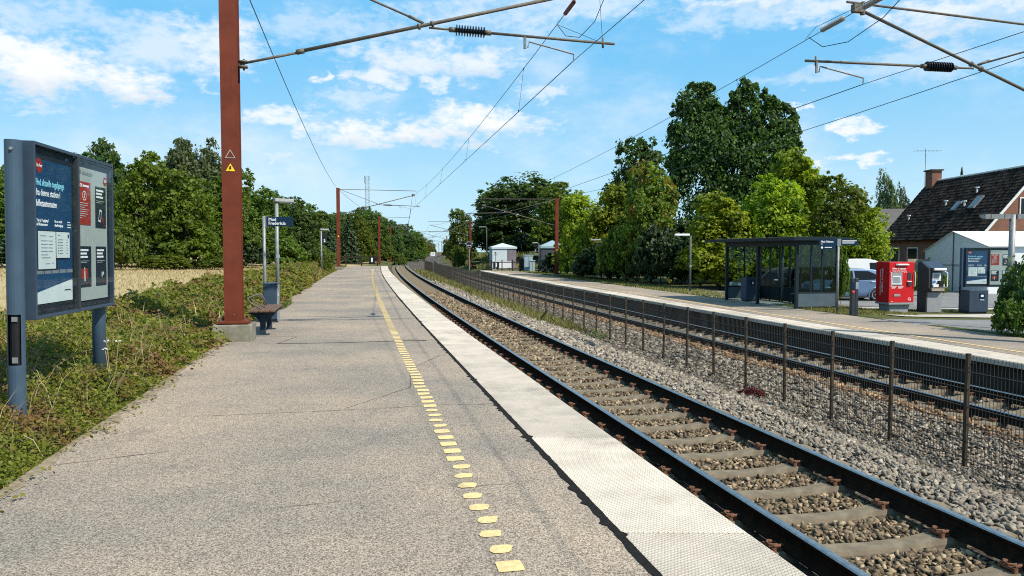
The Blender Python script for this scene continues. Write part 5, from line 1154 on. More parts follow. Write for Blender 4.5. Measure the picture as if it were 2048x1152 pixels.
gr_ = thing('wall_railing', 'thin grey metal railing in front of the brick house', 'railing', (R_(1795, 47), 47, -.85)); mb = MB(); mb.tube([(-.4, 0, .6), (0, 0, 1.75), (2.2, 0, 1.75)], .03, 6); mb.tube([(.2, 0, .6), (.35, 0, 1.6)], .03, 6); mb.cyl((2.0, 0, 0), (2.0, 0, 1.75), .03, n=6); mb.cyl((-.4, 0, 0), (-.4, 0, .62), .03, n=6); mb.build('rail', 'tube_grey', gr_)
TN = thing('party_tent', 'big white party tent with grey shaded gable end beside the road', 'tent', (0, 0, 0)); tx, ta, tb, ze, zt_ = 27.3, 43.0, 49.6, 1.98, 2.85; tx1 = 40; tm_ = 46.4; zb_ = 1.68
mb = MB(); mb.poly([(tx, ta, -.8), (tx, tb, -.8), (tx, tb, zb_), (tx, tm_, zt_), (tx, ta, ze)]); mb.build('gable_wall', 'tent', TN)
mb = MB(); mb.add([(tx, ta, -.8), (tx1, ta, -.8), (tx1, ta, ze), (tx, ta, ze)], [(0, 1, 2, 3)]); mb.build('side_wall', 'tent', TN); mb = MB(); mb.ext([(tx - .12, ta - .2, ze - .06), (tx - .12, tm_, zt_ + .03), (tx - .12, tb + .2, zb_ - .06), (tx - .12, tm_, zt_ - .0)], (tx1 - tx, 0, 0)); mb.build('roof', 'tent', TN)
mb = MB(); mb.cyl((tx - .03, tm_, -.8), (tx - .03, tm_, zt_ - .02), .035, n=6); mb.tube([(tx - .02, tb, .75), (tx - .05, tm_, .8), (tx - .02, ta, .85)], .02, 5); mb.build('pole', 'tube_grey', TN)

# ---------------------------------------------------------------- parked cars
def car(label, loc, rz, paint, prof, belt, cab, wins, W_=1.7, wheels=(.72, 3.1), r=.31, group='parked cars', name='parked_car', handle=(), mx=1.05, flip=False):
    """prof: side outline (x,z); half width shrinks above the belt line"""
    root = thing(name, label, 'van' if 'van' in name else 'car', loc, rz, group); hw = lambda z: W_ / 2 * (1 - .22 * max(0, (z - belt)) / .6 - (.05 if z < .35 else 0))
    n = len(prof); mb = MB(); V = []
    rows = [(1.0, 0), (.92, .0)]
    L_ = [Vector((x, -hw(z), z)) for x, z in prof]; R2 = [Vector((x, hw(z), z)) for x, z in prof]
    mb.add(L_ + R2, [(i, (i + 1) % n, n + (i + 1) % n, n + i) for i in range(n)])
    import mathutils
    tri = mathutils.geometry.tessellate_polygon([[Vector((x, z, 0)) for x, z in prof]])
    mb.add(L_, [t for t in tri]); mb.add(R2, [t for t in tri])
    bm_me = mb.mesh('body', paint)
    import bmesh
    bm = bmesh.new(); bm.from_mesh(bm_me); bmesh.ops.remove_doubles(bm, verts=bm.verts, dist=.0005); bmesh.ops.recalc_face_normals(bm, faces=bm.faces); bm.to_mesh(bm_me); bm.free()
    obj('body', bm_me, root, bevel=.045)
    for pts in wins:
        for s_ in (-1, 1):
            mb = MB(); mb.ext([(x, s_ * (hw(z) + .004), z) for x, z in pts], (0, s_ * .012, 0)); mb.build('side_window', 'car_glass', root)
    for (a, b) in cab:
        mb = MB(); (x0, z0), (x1, z1) = a, b; d = Vector((-(z1 - z0), 0, x1 - x0)).normalized() * .012
        if d.z < 0: d = -d
        mb.ext([(x0, -hw(z0) + .1, z0), (x0, hw(z0) - .1, z0), (x1, hw(z1) - .1, z1), (x1, -hw(z1) + .1, z1)], d); mb.build('windscreen', 'car_glass', root)
    for x in wheels:
        for s_ in (-1, 1):
            mb = MB(); c = Vector((x, s_ * (W_ / 2 - .19), r)); mb.lathe(c, (0, s_, 0), [(0, r * .8), (.0, r), (.16, r), (.195, r * .92), (.2, r * .66)], 24); wv = mb.build('wheel', 'tyre', root)
            mb = MB(); mb.lathe(c + Vector((0, s_ * .17, 0)), (0, s_, 0), [(0, r * .67), (.036, r * .66), (.03, r * .58), (.012, r * .5), (.03, r * .18), (.036, r * .1)], 20); mb.build('rim', 'alloy', wv)
            mb = MB(); q = [(x + (r + .05) * math.cos(t), s_ * (W_ / 2 * .962 + .028), r + (r + .05) * math.sin(t)) for t in np.linspace(-.35, math.pi + .35, 14)]; mb.tube(q, .035, 5); mb.build('wheel_arch', paint if 'van' not in name else 'charcoal', root)
    for (x, z) in handle:
        for s_ in (-1, 1): mb = MB(); mb.box((x, s_ * (hw(z) + .02), z), (.2, .03, .045)); mb.build('door_handle', 'white_plastic', root)
    x0 = min(p[0] for p in prof); x1 = max(p[0] for p in prof)
    if flip: x0, x1 = x1 - .15, x0 + .1
    for s_ in (-1, 1):
        mb = MB(); mb.box((x1 - .05, s_ * (W_ / 2 - .16), .82), (.16, .24, .28)); mb.build('tail_light', 'lamp_red', root); mb = MB(); mb.box((x0 + .1, s_ * (W_ / 2 - .25), .66), (.2, .34, .16)); mb.build('headlight', 'white_plastic', root)
        mb = MB(); mb.box((mx, s_ * (W_ / 2 + .07), .98 if not flip else 1.2), (.12, .16, .14 if not flip else .24)); mb.build('mirror', paint, root, bevel=.03)
    x0, x1 = min(x0, x1), max(x0, x1)
    mb = MB(); mb.bx(x0 + .5, x1 - .5, -W_ / 2 + .0, W_ / 2 - .0, .17, .26); mb.build('sill', 'charcoal', root)
    mb = MB(); mb.bx(x0 - .01, x0 + .02, -.25, .25, .42, .54); mb.bx(x1 - .02, x1 + .015, -.25, .25, .42, .54); mb.build('number_plate', 'white_plastic', root)
    for xx in handle and ((handle[0][0] - .75,) + tuple(h_[0] + .16 for h_ in handle)) or ():
        for s_ in (-1, 1): mb = MB(); mb.ext([(xx, s_ * (hw(.4) + .0), .36), (xx + .012, s_ * (hw(.4) + .0), .36), (xx + .012, s_ * (hw(belt) + .003), belt), (xx, s_ * (hw(belt) + .003), belt)], (0, s_ * .003, 0)); mb.build('door_gap', 'black', root)
    return root
HB = [(0.02, .30), (.0, .62), (.08, .80), (.35, .90), (.95, 1.02), (1.55, 1.44), (1.85, 1.55), (2.5, 1.585), (3.1, 1.53), (3.42, 1.38), (3.62, .98), (3.68, .72), (3.66, .36), (3.5, .24), (.25, .22)]
WN = [[(1.12, 1.03), (1.63, 1.42), (1.98, 1.47), (2.0, 1.03)], [(2.1, 1.03), (2.08, 1.47), (2.75, 1.46), (3.08, 1.32), (3.2, 1.17), (3.05, 1.06)]]
car('silver blue hatchback parked on the road behind the check-in posts', (R_(1766, 37) - 3.68, 37.3, -.79), 0, 'car_blue', HB, 1.0, [((.97, 1.05), (1.53, 1.43)), ((3.44, 1.36), (3.6, 1.0))], WN, handle=((1.88, .93), (2.95, .95)))
car('dark hatchback half hidden behind the glass shelter', (R_(1470, 40), 40.0, -.79), R(6), 'car_red', HB, 1.0, [((.97, 1.05), (1.53, 1.43)), ((3.44, 1.36), (3.6, 1.0))], WN, handle=((1.88, .93), (2.95, .95)))
VB = [(0, .35), (0, 1.5), (.06, 1.86), (.25, 1.96), (2.9, 2.02), (3.35, 1.93), (3.62, 1.8), (4.1, 1.25), (4.65, 1.05), (4.82, .8), (4.84, .4), (4.6, .26), (.2, .26)]
car('white panel van parked behind the silver blue hatchback', (R_(1797, 42) - 4.84, 42.2, -.79), 0, 'van_white', VB, 1.1, [((3.66, 1.76), (4.07, 1.27))], [[(2.95, 1.25), (2.98, 1.80), (3.36, 1.80), (3.92, 1.27)]], W_=1.85, wheels=(.85, 3.95), r=.33, name='parked_van', handle=((2.8, 1.08),), mx=3.75, flip=True)

# ---------------------------------------------------------------- vegetation
def leaf_cloud(c, nrm, size, seed, asp=.6):
    """rhombic leaves: centres c, normals nrm, sizes"""
    r2 = np.random.RandomState(seed); n = len(c); t = r2.normal(size=(n, 3)); t -= nrm * (t * nrm).sum(1)[:, None]; t /= np.linalg.norm(t, axis=1)[:, None] + 1e-9
    b = np.cross(nrm, t); s = size[:, None]
    V = np.stack([c + t * s, c + b * s * asp, c - t * s * .9, c - b * s * asp], 1).reshape(-1, 3)
    return V, np.arange(4 * n).reshape(n, 4)
def unit(r2, n):
    q = r2.normal(size=(n, 3)); return q / np.linalg.norm(q, axis=1)[:, None]
def crown(lobes, n, leaf, mat, seed, per=22, rc=.21, up=.35, spread=.8, droop=0.0, asp=.6, zmin=.15):
    """leaves gathered in clumps over the outer part of several lobes (cx,cy,cz,rx,ry,rz)"""
    r2 = np.random.RandomState(seed); Lb = np.array(lobes, float); wgt = (Lb[:, 3] * Lb[:, 4] * Lb[:, 5]) ** (2 / 3); wgt /= wgt.sum()
    nc = max(8, n // per); li = r2.choice(len(Lb), nc, p=wgt); d = unit(r2, nc); d[:, 2] = np.where(d[:, 2] < -.45, -d[:, 2] * .6, d[:, 2])
    rad = r2.uniform(.62, 1.08, nc) ** .6; cc = Lb[li, :3] + d * Lb[li, 3:] * rad[:, None]; out = d
    rr = rc * (Lb[li, 3:].mean(1)) * r2.uniform(.55, 1.35, nc)
    k = r2.randint(0, nc, n); e = unit(r2, n); c = cc[k] + e * (rr[k] * r2.rand(n) ** .45)[:, None] * np.array([1, 1, .75])
    if droop: c[:, 2] -= droop * rr[k] * r2.rand(n) * 2
    nn = out[k] * .45 + e * .35 + unit(r2, n) * spread + np.array([0, 0, up]); nn /= np.linalg.norm(nn, axis=1)[:, None]
    ok = c[:, 2] > zmin; c, nn = c[ok], nn[ok]
    V, F = leaf_cloud(c, nn, leaf * r2.uniform(.45, 1.45, len(c)), seed + 1, asp); return np_mesh('crown', V, F, mat), cc
def trunk_mesh(H_, r0, tips, seed, n=8):
    r2 = random.Random(seed); mb = MB(); top = Vector((r2.uniform(-.2, .2), r2.uniform(-.2, .2), H_))
    pts = [Vector((0, 0, -.3)), Vector((0, 0, .0)), Vector((r2.uniform(-.08, .08), r2.uniform(-.08, .08), H_ * .4)), top * 1.0]
    mb.tube(pts, r0, n, rad=[r0 * 1.5, r0 * 1.15, r0 * .8, r0 * .4])
    for p in tips:
        p = Vector(p); z = H_ * r2.uniform(.35, .95); s = Vector((0, 0, z)); m_ = s.lerp(p, .5) + Vector((0, 0, .25))
        mb.tube([s, m_, p], r0 * .3, 5, rad=[r0 * .38, r0 * .22, r0 * .07])
    return mb.mesh('trunk', 'bark', True)
def blob_lobes(H_, R_c, base, k, seed, taper=.75, low=5):
    r2 = random.Random(seed); Ls = [(0, 0, (H_ + base) / 2, R_c * .72, R_c * .72, (H_ - base) / 2 * .92)]
    for i in range(k):
        t = r2.uniform(0, 2 * math.pi); h = base + (H_ - base) * ((i + .7) / (k + .4)); q = 1 - abs((h - base) / (H_ - base) * 2 - .8) * (1 - taper + .25)
        d = R_c * r2.uniform(.4, .66) * max(.35, q); r = R_c * r2.uniform(.3, .5)
        Ls.append((d * math.cos(t), d * math.sin(t), h, r, r, r * r2.uniform(.75, 1.15)))
    for i in range(low):
        t = 2 * math.pi * i / low + r2.uniform(-.3, .3); r = R_c * r2.uniform(.36, .5); Ls.append((R_c * .55 * math.cos(t), R_c * .55 * math.sin(t), base + r * r2.uniform(.8, 1.3), r, r, r))
    return Ls
PROTO = {}
def proto(key, lobes, n, leaf, mat, seed, H_, tr=.22, trunkh=None, **kw):
    me, cc = crown(lobes, n, leaf, mat, seed, **kw); r2 = random.Random(seed); tips = [tuple(cc[r2.randrange(len(cc))]) for _ in range(9)]
    PROTO[key] = (me, trunk_mesh(trunkh or H_ * .62, tr, tips, seed))
# nominal trees 10 m high, 4 m crown radius; each is stretched to its own size
for i, sd_ in enumerate((3, 5, 8)): proto('dense%d' % i, blob_lobes(9.7, 4.0, .3, 11, sd_), 24000, .165, 'leaf_green', sd_, 10)
proto('dark0', blob_lobes(9.6, 4.0, .8, 12, 21), 22000, .175, 'leaf_dark', 21, 10); proto('dark1', blob_lobes(9.6, 4.0, .2, 10, 22), 22000, .175, 'leaf_dark', 22, 10)
proto('olive0', blob_lobes(9.7, 4.0, .3, 12, 31), 22000, .17, 'leaf_olive', 31, 10); proto('olive1', blob_lobes(9.7, 4.0, .2, 9, 32), 20000, .175, 'leaf_olive', 32, 10)
proto('yellow0', blob_lobes(9.6, 4.0, 1.0, 12, 41), 19000, .195, 'leaf_yellow', 41, 10, up=.6, rc=.3); proto('yellow1', blob_lobes(9.6, 4.0, .4, 9, 42), 19000, .19, 'leaf_yellow', 42, 10, up=.6, rc=.3)
proto('orange', blob_lobes(9.7, 4.0, .3, 10, 51), 20000, .175, 'leaf_orange', 51, 10)
proto('poplar', [(0, 0, 5, 3.4, 3.4, 4.7)] + [(2.2 * math.cos(a), 2.2 * math.sin(a), 6.5 + 1.2 * math.sin(3 * a), 1.3, 1.3, 2.6) for a in np.linspace(0, 5.6, 8)], 15000, .19, 'leaf_grey', 61, 10, up=.1, rc=.2, asp=.5)
proto('dome', [(0, 0, 5.0, 3.1, 3.1, 4.6)] + [(2.35 * math.cos(a), 2.35 * math.sin(a), 6.1 + .5 * math.sin(2.3 * a), 1.6, 1.6, 2.3) for a in np.linspace(0, 5.5, 8)] + [(2.6 * math.cos(a + .4), 2.6 * math.sin(a + .4), 2.9, 1.6, 1.6, 2.5) for a in np.linspace(0, 5.5, 8)], 24000, .17, 'leaf_dark', 77, 10)
proto('birch', blob_lobes(9.8, 4.0, 2.0, 14, 71, low=0), 9000, .2, 'leaf_grey', 71, 10, droop=1.2, rc=.22, asp=.45)
MAP = [(-3.5, 0, 10.4, 1.3, 1.2, 1.8), (-2.3, .2, 10.7, 1.0, 1.1, 1.6), (-3.4, 0, 8.4, 1.8, 1.6, 2.1), (-1.5, -.6, 8.2, 1.7, 1.6, 1.9), (.1, .2, 10.1, .75, .9, 1.6), (1.15, 0, 10.8, .85, .9, 1.6), (1.2, 0, 9.0, 1.4, 1.3, 2.0), (2.7, .1, 10.1, 1.0, 1.0, 1.6),
       (4.0, 0, 9.2, 1.1, 1.1, 1.7), (4.6, -.2, 7.3, 1.1, 1.1, 1.9), (2.8, -.4, 7.6, 1.9, 1.6, 2.3), (.3, -.7, 6.8, 2.4, 1.8, 2.4), (-2.6, -.2, 6.2, 2.4, 1.8, 2.4), (-4.4, 0, 6.6, 1.0, 1, 1.5), (-.9, .1, 9.5, 1.0, 1.0, 1.4), (-.2, .1, 8.6, 1.2, 1.1, 1.6), (2.5, .4, 5.0, 2.6, 1.8, 2.2), (-.6, -.5, 4.0, 3.9, 2.2, 2.3), (5.2, 0, 9.5, .45, .5, .5), (-5.0, 0, 8.9, .5, .5, .7)]
_r = random.Random(4)
MAP += [(a[0] + a[3] * 1.02 * math.cos(t) * c, a[1] + a[4] * math.sin(t) * c, a[2] + a[5] * 1.0 * s_, .44, .44, .6) for a in MAP[:16] for t, c, s_ in [(lambda u, v: (u, math.cos(v), math.sin(v)))(_r.uniform(0, 6.28), _r.uniform(-.1, 1.4)) for _ in range(8)]]
proto('maple', MAP, 85000, .128, 'leaf_dark', 81, 12, tr=.34, trunkh=7, rc=.38, per=24, up=.45, zmin=.6)
def conifer(seed, n=9000):
    r2 = np.random.RandomState(seed); z = 10 * (1 - r2.rand(n) ** .62); tier = np.floor(z / .55) * .55; fr = (z - tier) / .55; Rm_ = 3.0 * (1 - z / 10.2) * (1.12 - .45 * fr) + .05
    a = r2.rand(n) * 2 * math.pi; lump = .78 + .3 * np.sin(a * 7 + tier * 5) ; q = r2.rand(n) ** .5; r = Rm_ * q * lump
    c = np.column_stack([r * np.cos(a), r * np.sin(a), z - .18 * r]); nn = np.column_stack([np.cos(a) * .5, np.sin(a) * .5, np.ones(n) * .9]) + r2.normal(size=(n, 3)) * .45; nn /= np.linalg.norm(nn, axis=1)[:, None]
    V, F = leaf_cloud(c, nn, .24 * r2.uniform(.6, 1.3, n), seed, .42); return np_mesh('crown', V, F, 'needle')
PROTO['spruce'] = (conifer(91), trunk_mesh(9.4, .18, [], 91))
for i, mt in enumerate(('leaf_green', 'leaf_olive', 'leaf_shade', 'leaf_yellow', 'leaf_dark')):
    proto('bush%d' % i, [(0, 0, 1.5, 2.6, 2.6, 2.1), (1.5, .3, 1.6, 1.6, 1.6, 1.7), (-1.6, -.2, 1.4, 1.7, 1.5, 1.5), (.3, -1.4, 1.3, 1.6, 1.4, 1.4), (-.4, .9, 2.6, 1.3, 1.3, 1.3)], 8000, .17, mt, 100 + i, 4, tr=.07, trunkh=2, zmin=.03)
PROTO_H = {'maple': (12.4, 5.1), 'spruce': (10, 3.0)}
def plant(key, label, px, top, hw, Y, group=None, name='tree', cat='tree', rz=None, z=None):
    """px: where its stem stands as seen from the platform, used once to fix x; then plain metres"""
    x = (px - 1024) / 1500 * Y; zb = z if z is not None else float(gz(off(x, Y), Y)); h = (504 - top) / 1500 * Y + 1.6 - zb; r = hw * Y / 1500
    H0, R0 = PROTO_H.get(key, (4.0, 3.0) if key.startswith('bush') else (10, 4.0))
    root = thing(name, label, cat, (x, Y, zb), rnd.uniform(-.5, .5) if key in ('maple',) else rnd.uniform(0, 6.28) if rz is None else rz, group)
    if key == 'maple': root.rotation_euler = (0, 0, 0)
    root.scale = (r / R0, r / R0, h / H0); obj('crown', PROTO[key][0], root); obj('trunk', PROTO[key][1], root); return root
GL, GRr = 'trees along the field left of the railway', 'trees and shrubs behind the right platform'
for a in (('dense1', 'green tree in the back row left of the notice board', -20, 350, 110, 92), ('dense0', 'green tree in the back row behind the notice board', 95, 345, 110, 94), ('olive1', 'yellowish tree in the back row left of the grey green poplar', 255, 330, 90, 96), ('dense2', 'green tree in the back row right of the grey green poplar', 448, 340, 80, 98),
          ('dense1', 'green tree in the back row right of the big rust red mast', 505, 396, 70, 112), ('dark1', 'dark tree in the back row behind the two lamp posts', 562, 404, 70, 118), ('dense0', 'green tree in the back row left of the spruces', 618, 414, 60, 124), ('dark1', 'dark green tree filling the row left of the two spruces', 662, 434, 52, 122), ('dense2', 'dark green tree directly behind the second left mast', 690, 430, 52, 138), ('dark0', 'dark green tree around the lattice mast foot', 736, 438, 46, 152), ('dense0', 'green tree between the lattice mast and the third left mast', 772, 444, 42, 168), ('dark1', 'green tree right of the fourth left mast', 806, 451, 34, 192), ('dense1', 'small distant green tree where the row meets the bend', 834, 464, 26, 236), ('dense0', 'rounded green tree mostly hidden behind the near notice board', -60, 340, 125, 64), ('dense1', 'green tree rising left of the notice board post at the picture edge', 40, 340, 95, 66), ('dark1', 'dark green tree right behind the near notice board', 150, 312, 92, 68),
          ('dark0', 'dark pointed tree just right of the near notice board', 218, 302, 62, 72), ('olive0', 'yellowish green tree between the notice board and the grey green poplar', 290, 314, 80, 67),
          ('poplar', 'tall grey green rounded poplar showing above the other left trees', 388, 280, 68, 86), ('olive1', 'yellow green tree in front of the grey green poplar', 372, 345, 82, 66), ('dense2', 'dark green tree behind the big rust red mast', 455, 348, 70, 74),
          ('dense0', 'full green tree right of the big rust red mast behind the lamp', 530, 386, 66, 84), ('dark1', 'dark green tree left of the second left mast behind the lamp head', 588, 398, 56, 92), ('dense1', 'low green tree between the lamp posts of the left platform', 634, 426, 42, 104),
          ('olive0', 'bright green tree between the two spruces behind the second left mast', 722, 434, 34, 124), ('dense2', 'green tree just right of the lattice mast foot', 758, 446, 32, 140), ('dark0', 'dark tree behind the third left mast', 785, 447, 28, 165)):
    plant(a[0], a[1], *a[2:], group=GL)
plant('spruce', 'grey green spruce left of the second left mast', 662, 436, 26, 100, GL, 'spruce_tree'); plant('spruce', 'taller grey green spruce right of the second left mast', 698, 428, 34, 110, GL, 'spruce_tree')
plant('spruce', 'dark spruce left of the lattice mast foot', 742, 444, 20, 150, GL, 'spruce_tree')
for i, Y in enumerate(list(range(182, 470, 15)) + list(range(490, 960, 42))):
    o_ = -3.5 - (i % 3) * 2.5; x = float(cx(o_, Y)); px = 1024 + 1500 * x / Y; hgt = 11.2 + (i * 7 % 5) * .7
    plant(('dense0', 'dark1', 'dense2', 'olive0', 'dense1')[i % 5], 'green tree in the far row that follows the bend of the left track', px, 504 - (hgt - 2.1) * 1500 / Y, 5.6 * 1500 / Y, Y, 'far trees along the left track')
plant('bush0', 'bright green rounded bush at the edge of the dry field beside the notice board', 242, 442, 46, 58, GL, 'bush', 'bush')
for px, top, hw, Y, lab in ((20, 470, 90, 62, 'low thicket at the field edge left of the near notice board'), (120, 468, 80, 63, 'low thicket at the field edge behind the near notice board'), (300, 462, 70, 66, 'dark thicket under the yellowish tree right of the notice board'), (470, 470, 70, 74, 'dark thicket seen just right of the big rust red mast'), (555, 478, 60, 84, 'thicket under the trees behind the Mod Fredericia sign'), (615, 484, 50, 96, 'thicket left of the spruces')):
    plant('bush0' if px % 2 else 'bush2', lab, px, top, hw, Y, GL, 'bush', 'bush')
plant('bush1', 'low pale bramble bush under the poplar at the field edge', 330, 505, 50, 62, GL, 'bush', 'bush')
plant('bush0', 'low bramble bush behind the big rust red mast at the field edge', 425, 512, 44, 66, GL, 'bush', 'bush'); plant('bush1', 'small light green bush behind the second platform lamp', 650, 492, 14, 58, GL, 'bush', 'bush'); plant('bush0', 'green bush on the verge just past the third left mast', 800, 503, 16, 140, GL, 'bush', 'bush'); plant('bush0', 'green bush behind the timber railing of the left platform', 725, 507, 20, 118, GL, 'bush', 'bush')
for a in (('dense2', 'green tree left of the great dark tree mass beyond the pale hut', 922, 425, 34, 146), ('dense0', 'small green tree beside the two far right masts', 905, 470, 14, 190), ('dark0', 'dark tree at the far end right of the tracks', 893, 482, 10, 260),
          ('dome', 'great dark green tree with broad dome behind the pale hut', 1048, 344, 104, 122), ('dark1', 'dark tree on the left flank of the great domed tree', 985, 396, 48, 126), ('olive0', 'olive green tree right of the great dome behind the far right mast', 1112, 372, 58, 108),
          ('yellow1', 'yellow green tree directly right of the far right mast', 1165, 388, 62, 70), ('yellow0', 'light green tree between the far right mast and the orange tinged tree', 1220, 378, 62, 64), ('orange', 'orange tinged tree left of the tall dark maple', 1300, 334, 70, 55),
          ('dark1', 'dark green tree behind the orange tinged tree', 1278, 288, 80, 74), ('yellow0', 'bright yellow green tree left behind the glass shelter', 1438, 398, 86, 47), ('yellow1', 'yellow green tree over the glass shelter roof', 1535, 362, 84, 47.5),
          ('yellow0', 'tall yellow green tree behind the glass shelter at its right', 1592, 318, 84, 54), ('olive1', 'loose yellow green tree right of the shelter in front of the brick house', 1682, 352, 84, 46), ('yellow1', 'low branching tree with yellowing leaves above the white van', 1728, 424, 62, 44.5)):
    plant(a[0], a[1], *a[2:], group=GRr)
plant('maple', 'tall dark maple with jagged upright crown in the middle of the right trees', 1462, 176, 122, 61, GRr, 'maple_tree')
plant('birch', 'pale drooping birch left of the house chimney', 1770, 357, 33, 96, GRr, 'birch_tree'); plant('birch', 'smaller pale birch close to the house chimney', 1803, 382, 20, 104, GRr, 'birch_tree'); plant('spruce', 'dark conifer top behind the house roof ridge', 1918, 336, 24, 92, GRr, 'spruce_tree')
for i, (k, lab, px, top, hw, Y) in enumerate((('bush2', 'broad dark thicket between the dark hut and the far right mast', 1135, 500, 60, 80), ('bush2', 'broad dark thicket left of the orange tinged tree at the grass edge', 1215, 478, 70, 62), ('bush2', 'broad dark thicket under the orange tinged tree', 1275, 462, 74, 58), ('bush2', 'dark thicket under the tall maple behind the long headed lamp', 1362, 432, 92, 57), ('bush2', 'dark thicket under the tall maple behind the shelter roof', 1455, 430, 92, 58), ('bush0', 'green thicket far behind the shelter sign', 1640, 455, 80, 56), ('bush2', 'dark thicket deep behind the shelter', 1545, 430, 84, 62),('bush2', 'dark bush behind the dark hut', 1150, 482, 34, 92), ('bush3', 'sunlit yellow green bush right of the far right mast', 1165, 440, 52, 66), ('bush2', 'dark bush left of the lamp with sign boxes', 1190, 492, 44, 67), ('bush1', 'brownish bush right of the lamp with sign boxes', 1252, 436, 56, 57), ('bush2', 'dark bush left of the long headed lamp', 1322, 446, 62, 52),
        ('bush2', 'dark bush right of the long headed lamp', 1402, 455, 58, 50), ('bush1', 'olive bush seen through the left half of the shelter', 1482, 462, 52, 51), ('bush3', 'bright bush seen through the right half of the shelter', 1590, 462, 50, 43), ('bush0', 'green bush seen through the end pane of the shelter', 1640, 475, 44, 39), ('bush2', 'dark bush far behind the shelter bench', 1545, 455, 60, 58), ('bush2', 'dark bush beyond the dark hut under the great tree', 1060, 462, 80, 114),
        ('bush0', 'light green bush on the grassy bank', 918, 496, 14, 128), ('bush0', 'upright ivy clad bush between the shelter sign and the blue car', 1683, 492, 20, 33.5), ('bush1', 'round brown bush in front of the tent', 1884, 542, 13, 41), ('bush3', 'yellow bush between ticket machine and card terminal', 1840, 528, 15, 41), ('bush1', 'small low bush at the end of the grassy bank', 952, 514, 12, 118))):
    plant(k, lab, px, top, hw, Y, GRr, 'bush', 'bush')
plant('bush4', 'dense green shrub at the right edge in front of the double armed post', 2062, 500, 62, 20.5, GRr, 'shrub', 'shrub', z=-.70)
plant('bush0', 'low ragged shrub under the right edge shrub', 2042, 585, 44, 20.0, GRr, 'shrub', 'shrub', z=-.72)
# ground cover left of the first platform
GR = np.random.RandomState(5)
_bl = [(GR.uniform(-9, -2.3), 3 + 70 * GR.rand() ** 1.7, GR.uniform(.5, 1.5), GR.uniform(.5, 1.0)) for _ in range(170)]
def cover_h(o, y):
    o = np.asarray(o, float); y = np.asarray(y, float); t = np.clip((-2.36 - o) / 1.5, 0, 1)
    cap = np.interp(y, [2, 5.2, 8.2, 9.8, 12, 16, 30, 60, 86], [.46, .56, .64, .74, .86, .92, .90, .85, .75]); edge_ = np.interp(y, [0, 14, 15, 18, 20], [0, 0, .0, .0, 0])
    b = np.zeros_like(o)
    for (o0, y0, r, k) in _bl: b = np.maximum(b, k * np.exp(-(((o - o0) / r) ** 2 + ((y - y0) / (r * (1 + y0 / 30))) ** 2)))
    back = np.clip((o + np.interp(y, [0, 10, 14, 20], [10.5, 9.5, 7.6, 6.6])) / 2.2, 0, 1) ** .7; front = 1 - (1 - t) ** 2.0
    brd = np.where((o < -2.45) & (o > -4.3) & (y > 6.2) & (y < 9.2), .95, 1.0)
    near = np.zeros_like(o)
    for (o0, y0, r, hh_) in ((-2.78, 8.1, .42, .46), (-3.05, 7.1, .5, .34), (-2.8, 9.7, .5, .42), (-2.75, 11.2, .5, .46), (-3.2, 5.9, .5, .34), (-2.95, 5.1, .4, .30), (-2.8, 12.4, .45, .42), (-2.7, 16.5, .4, .3), (-2.9, 26, .6, .6), (-2.8, 31, .5, .5), (-2.8, 38, .6, .7)):
        near = np.maximum(near, hh_ * np.exp(-(((o - o0) / r) ** 2 + ((y - y0) / (r * 1.3)) ** 2)))
    return np.maximum(cap * front * (.42 + .75 * b) * back * brd, near * np.clip((-2.3 - o) / .3, 0, 1))
def cover_z(o, y): return gz(o, y)
n = 320000; y = 3.0 * (84 / 3.0) ** (GR.rand(n) ** 1.15); o_ = -2.31 - 7.8 * GR.rand(n) ** 1.3 * np.interp(y, [3, 6, 12, 20], [.55, .8, .85, .6])
hgt = cover_h(o_, y); cl = .5 + .5 * np.sin(o_ * 9.1 + 3 * np.sin(y * 3.3)) * np.sin(y * 7.3 + o_ * 2); hh2 = hgt * (.66 + .50 * cl * GR.rand(n) ** .7) * (1 - .40 * GR.rand(n) ** 2.5) + .015 + .03 * GR.rand(n)
c = np.column_stack([cx(o_, y), y, cover_z(o_, y) + hh2]); nn = GR.normal(size=(n, 3)) * .62 + np.array([.25, -.15, .85]); nn /= np.linalg.norm(nn, axis=1)[:, None]
sz = np.clip(.0026 * y, .016, .10) * GR.uniform(.6, 1.35, n); Vv, Ff = leaf_cloud(c, nn, sz, 9, .68)
SPG = 3600                                  # arching sprays of leaves standing out of the shrub cover
ys_ = 3.3 + 40 * GR.rand(SPG) ** 1.7; os_ = -2.36 - 4.6 * GR.rand(SPG) ** 1.35; az_ = GR.rand(SPG) * 6.28; ln_ = GR.uniform(.18, .5, SPG) * (1 + ys_ / 60); kk = np.linspace(.1, 1, 15)
hb = cover_h(os_, ys_) * .95; bx_ = cx(os_, ys_)[:, None] + np.cos(az_)[:, None] * ln_[:, None] * kk; by_ = ys_[:, None] + np.sin(az_)[:, None] * ln_[:, None] * kk; bz_ = (cover_z(os_, ys_) + hb * .8)[:, None] + ln_[:, None] * (1.25 * kk - 1.1 * kk * kk) * GR.uniform(.5, 1.1, SPG)[:, None] + .02
cs = np.stack([bx_, by_, bz_], -1).reshape(-1, 3) + GR.normal(size=(SPG * 15, 3)) * .018; cs[:, 2] = np.maximum(cs[:, 2], .012); ok = (off(cs[:, 0], cs[:, 1]) < -2.04); cs = cs[ok]
ns = GR.normal(size=(len(cs), 3)) * .5 + np.array([.2, -.1, .9]); ns /= np.linalg.norm(ns, axis=1)[:, None]
V2, F2 = leaf_cloud(cs, ns, np.clip(.0026 * cs[:, 1], .017, .08) * GR.uniform(.7, 1.4, len(cs)), 19, .66); Ff = np.concatenate([Ff, F2 + len(Vv)]); Vv = np.concatenate([Vv, V2])
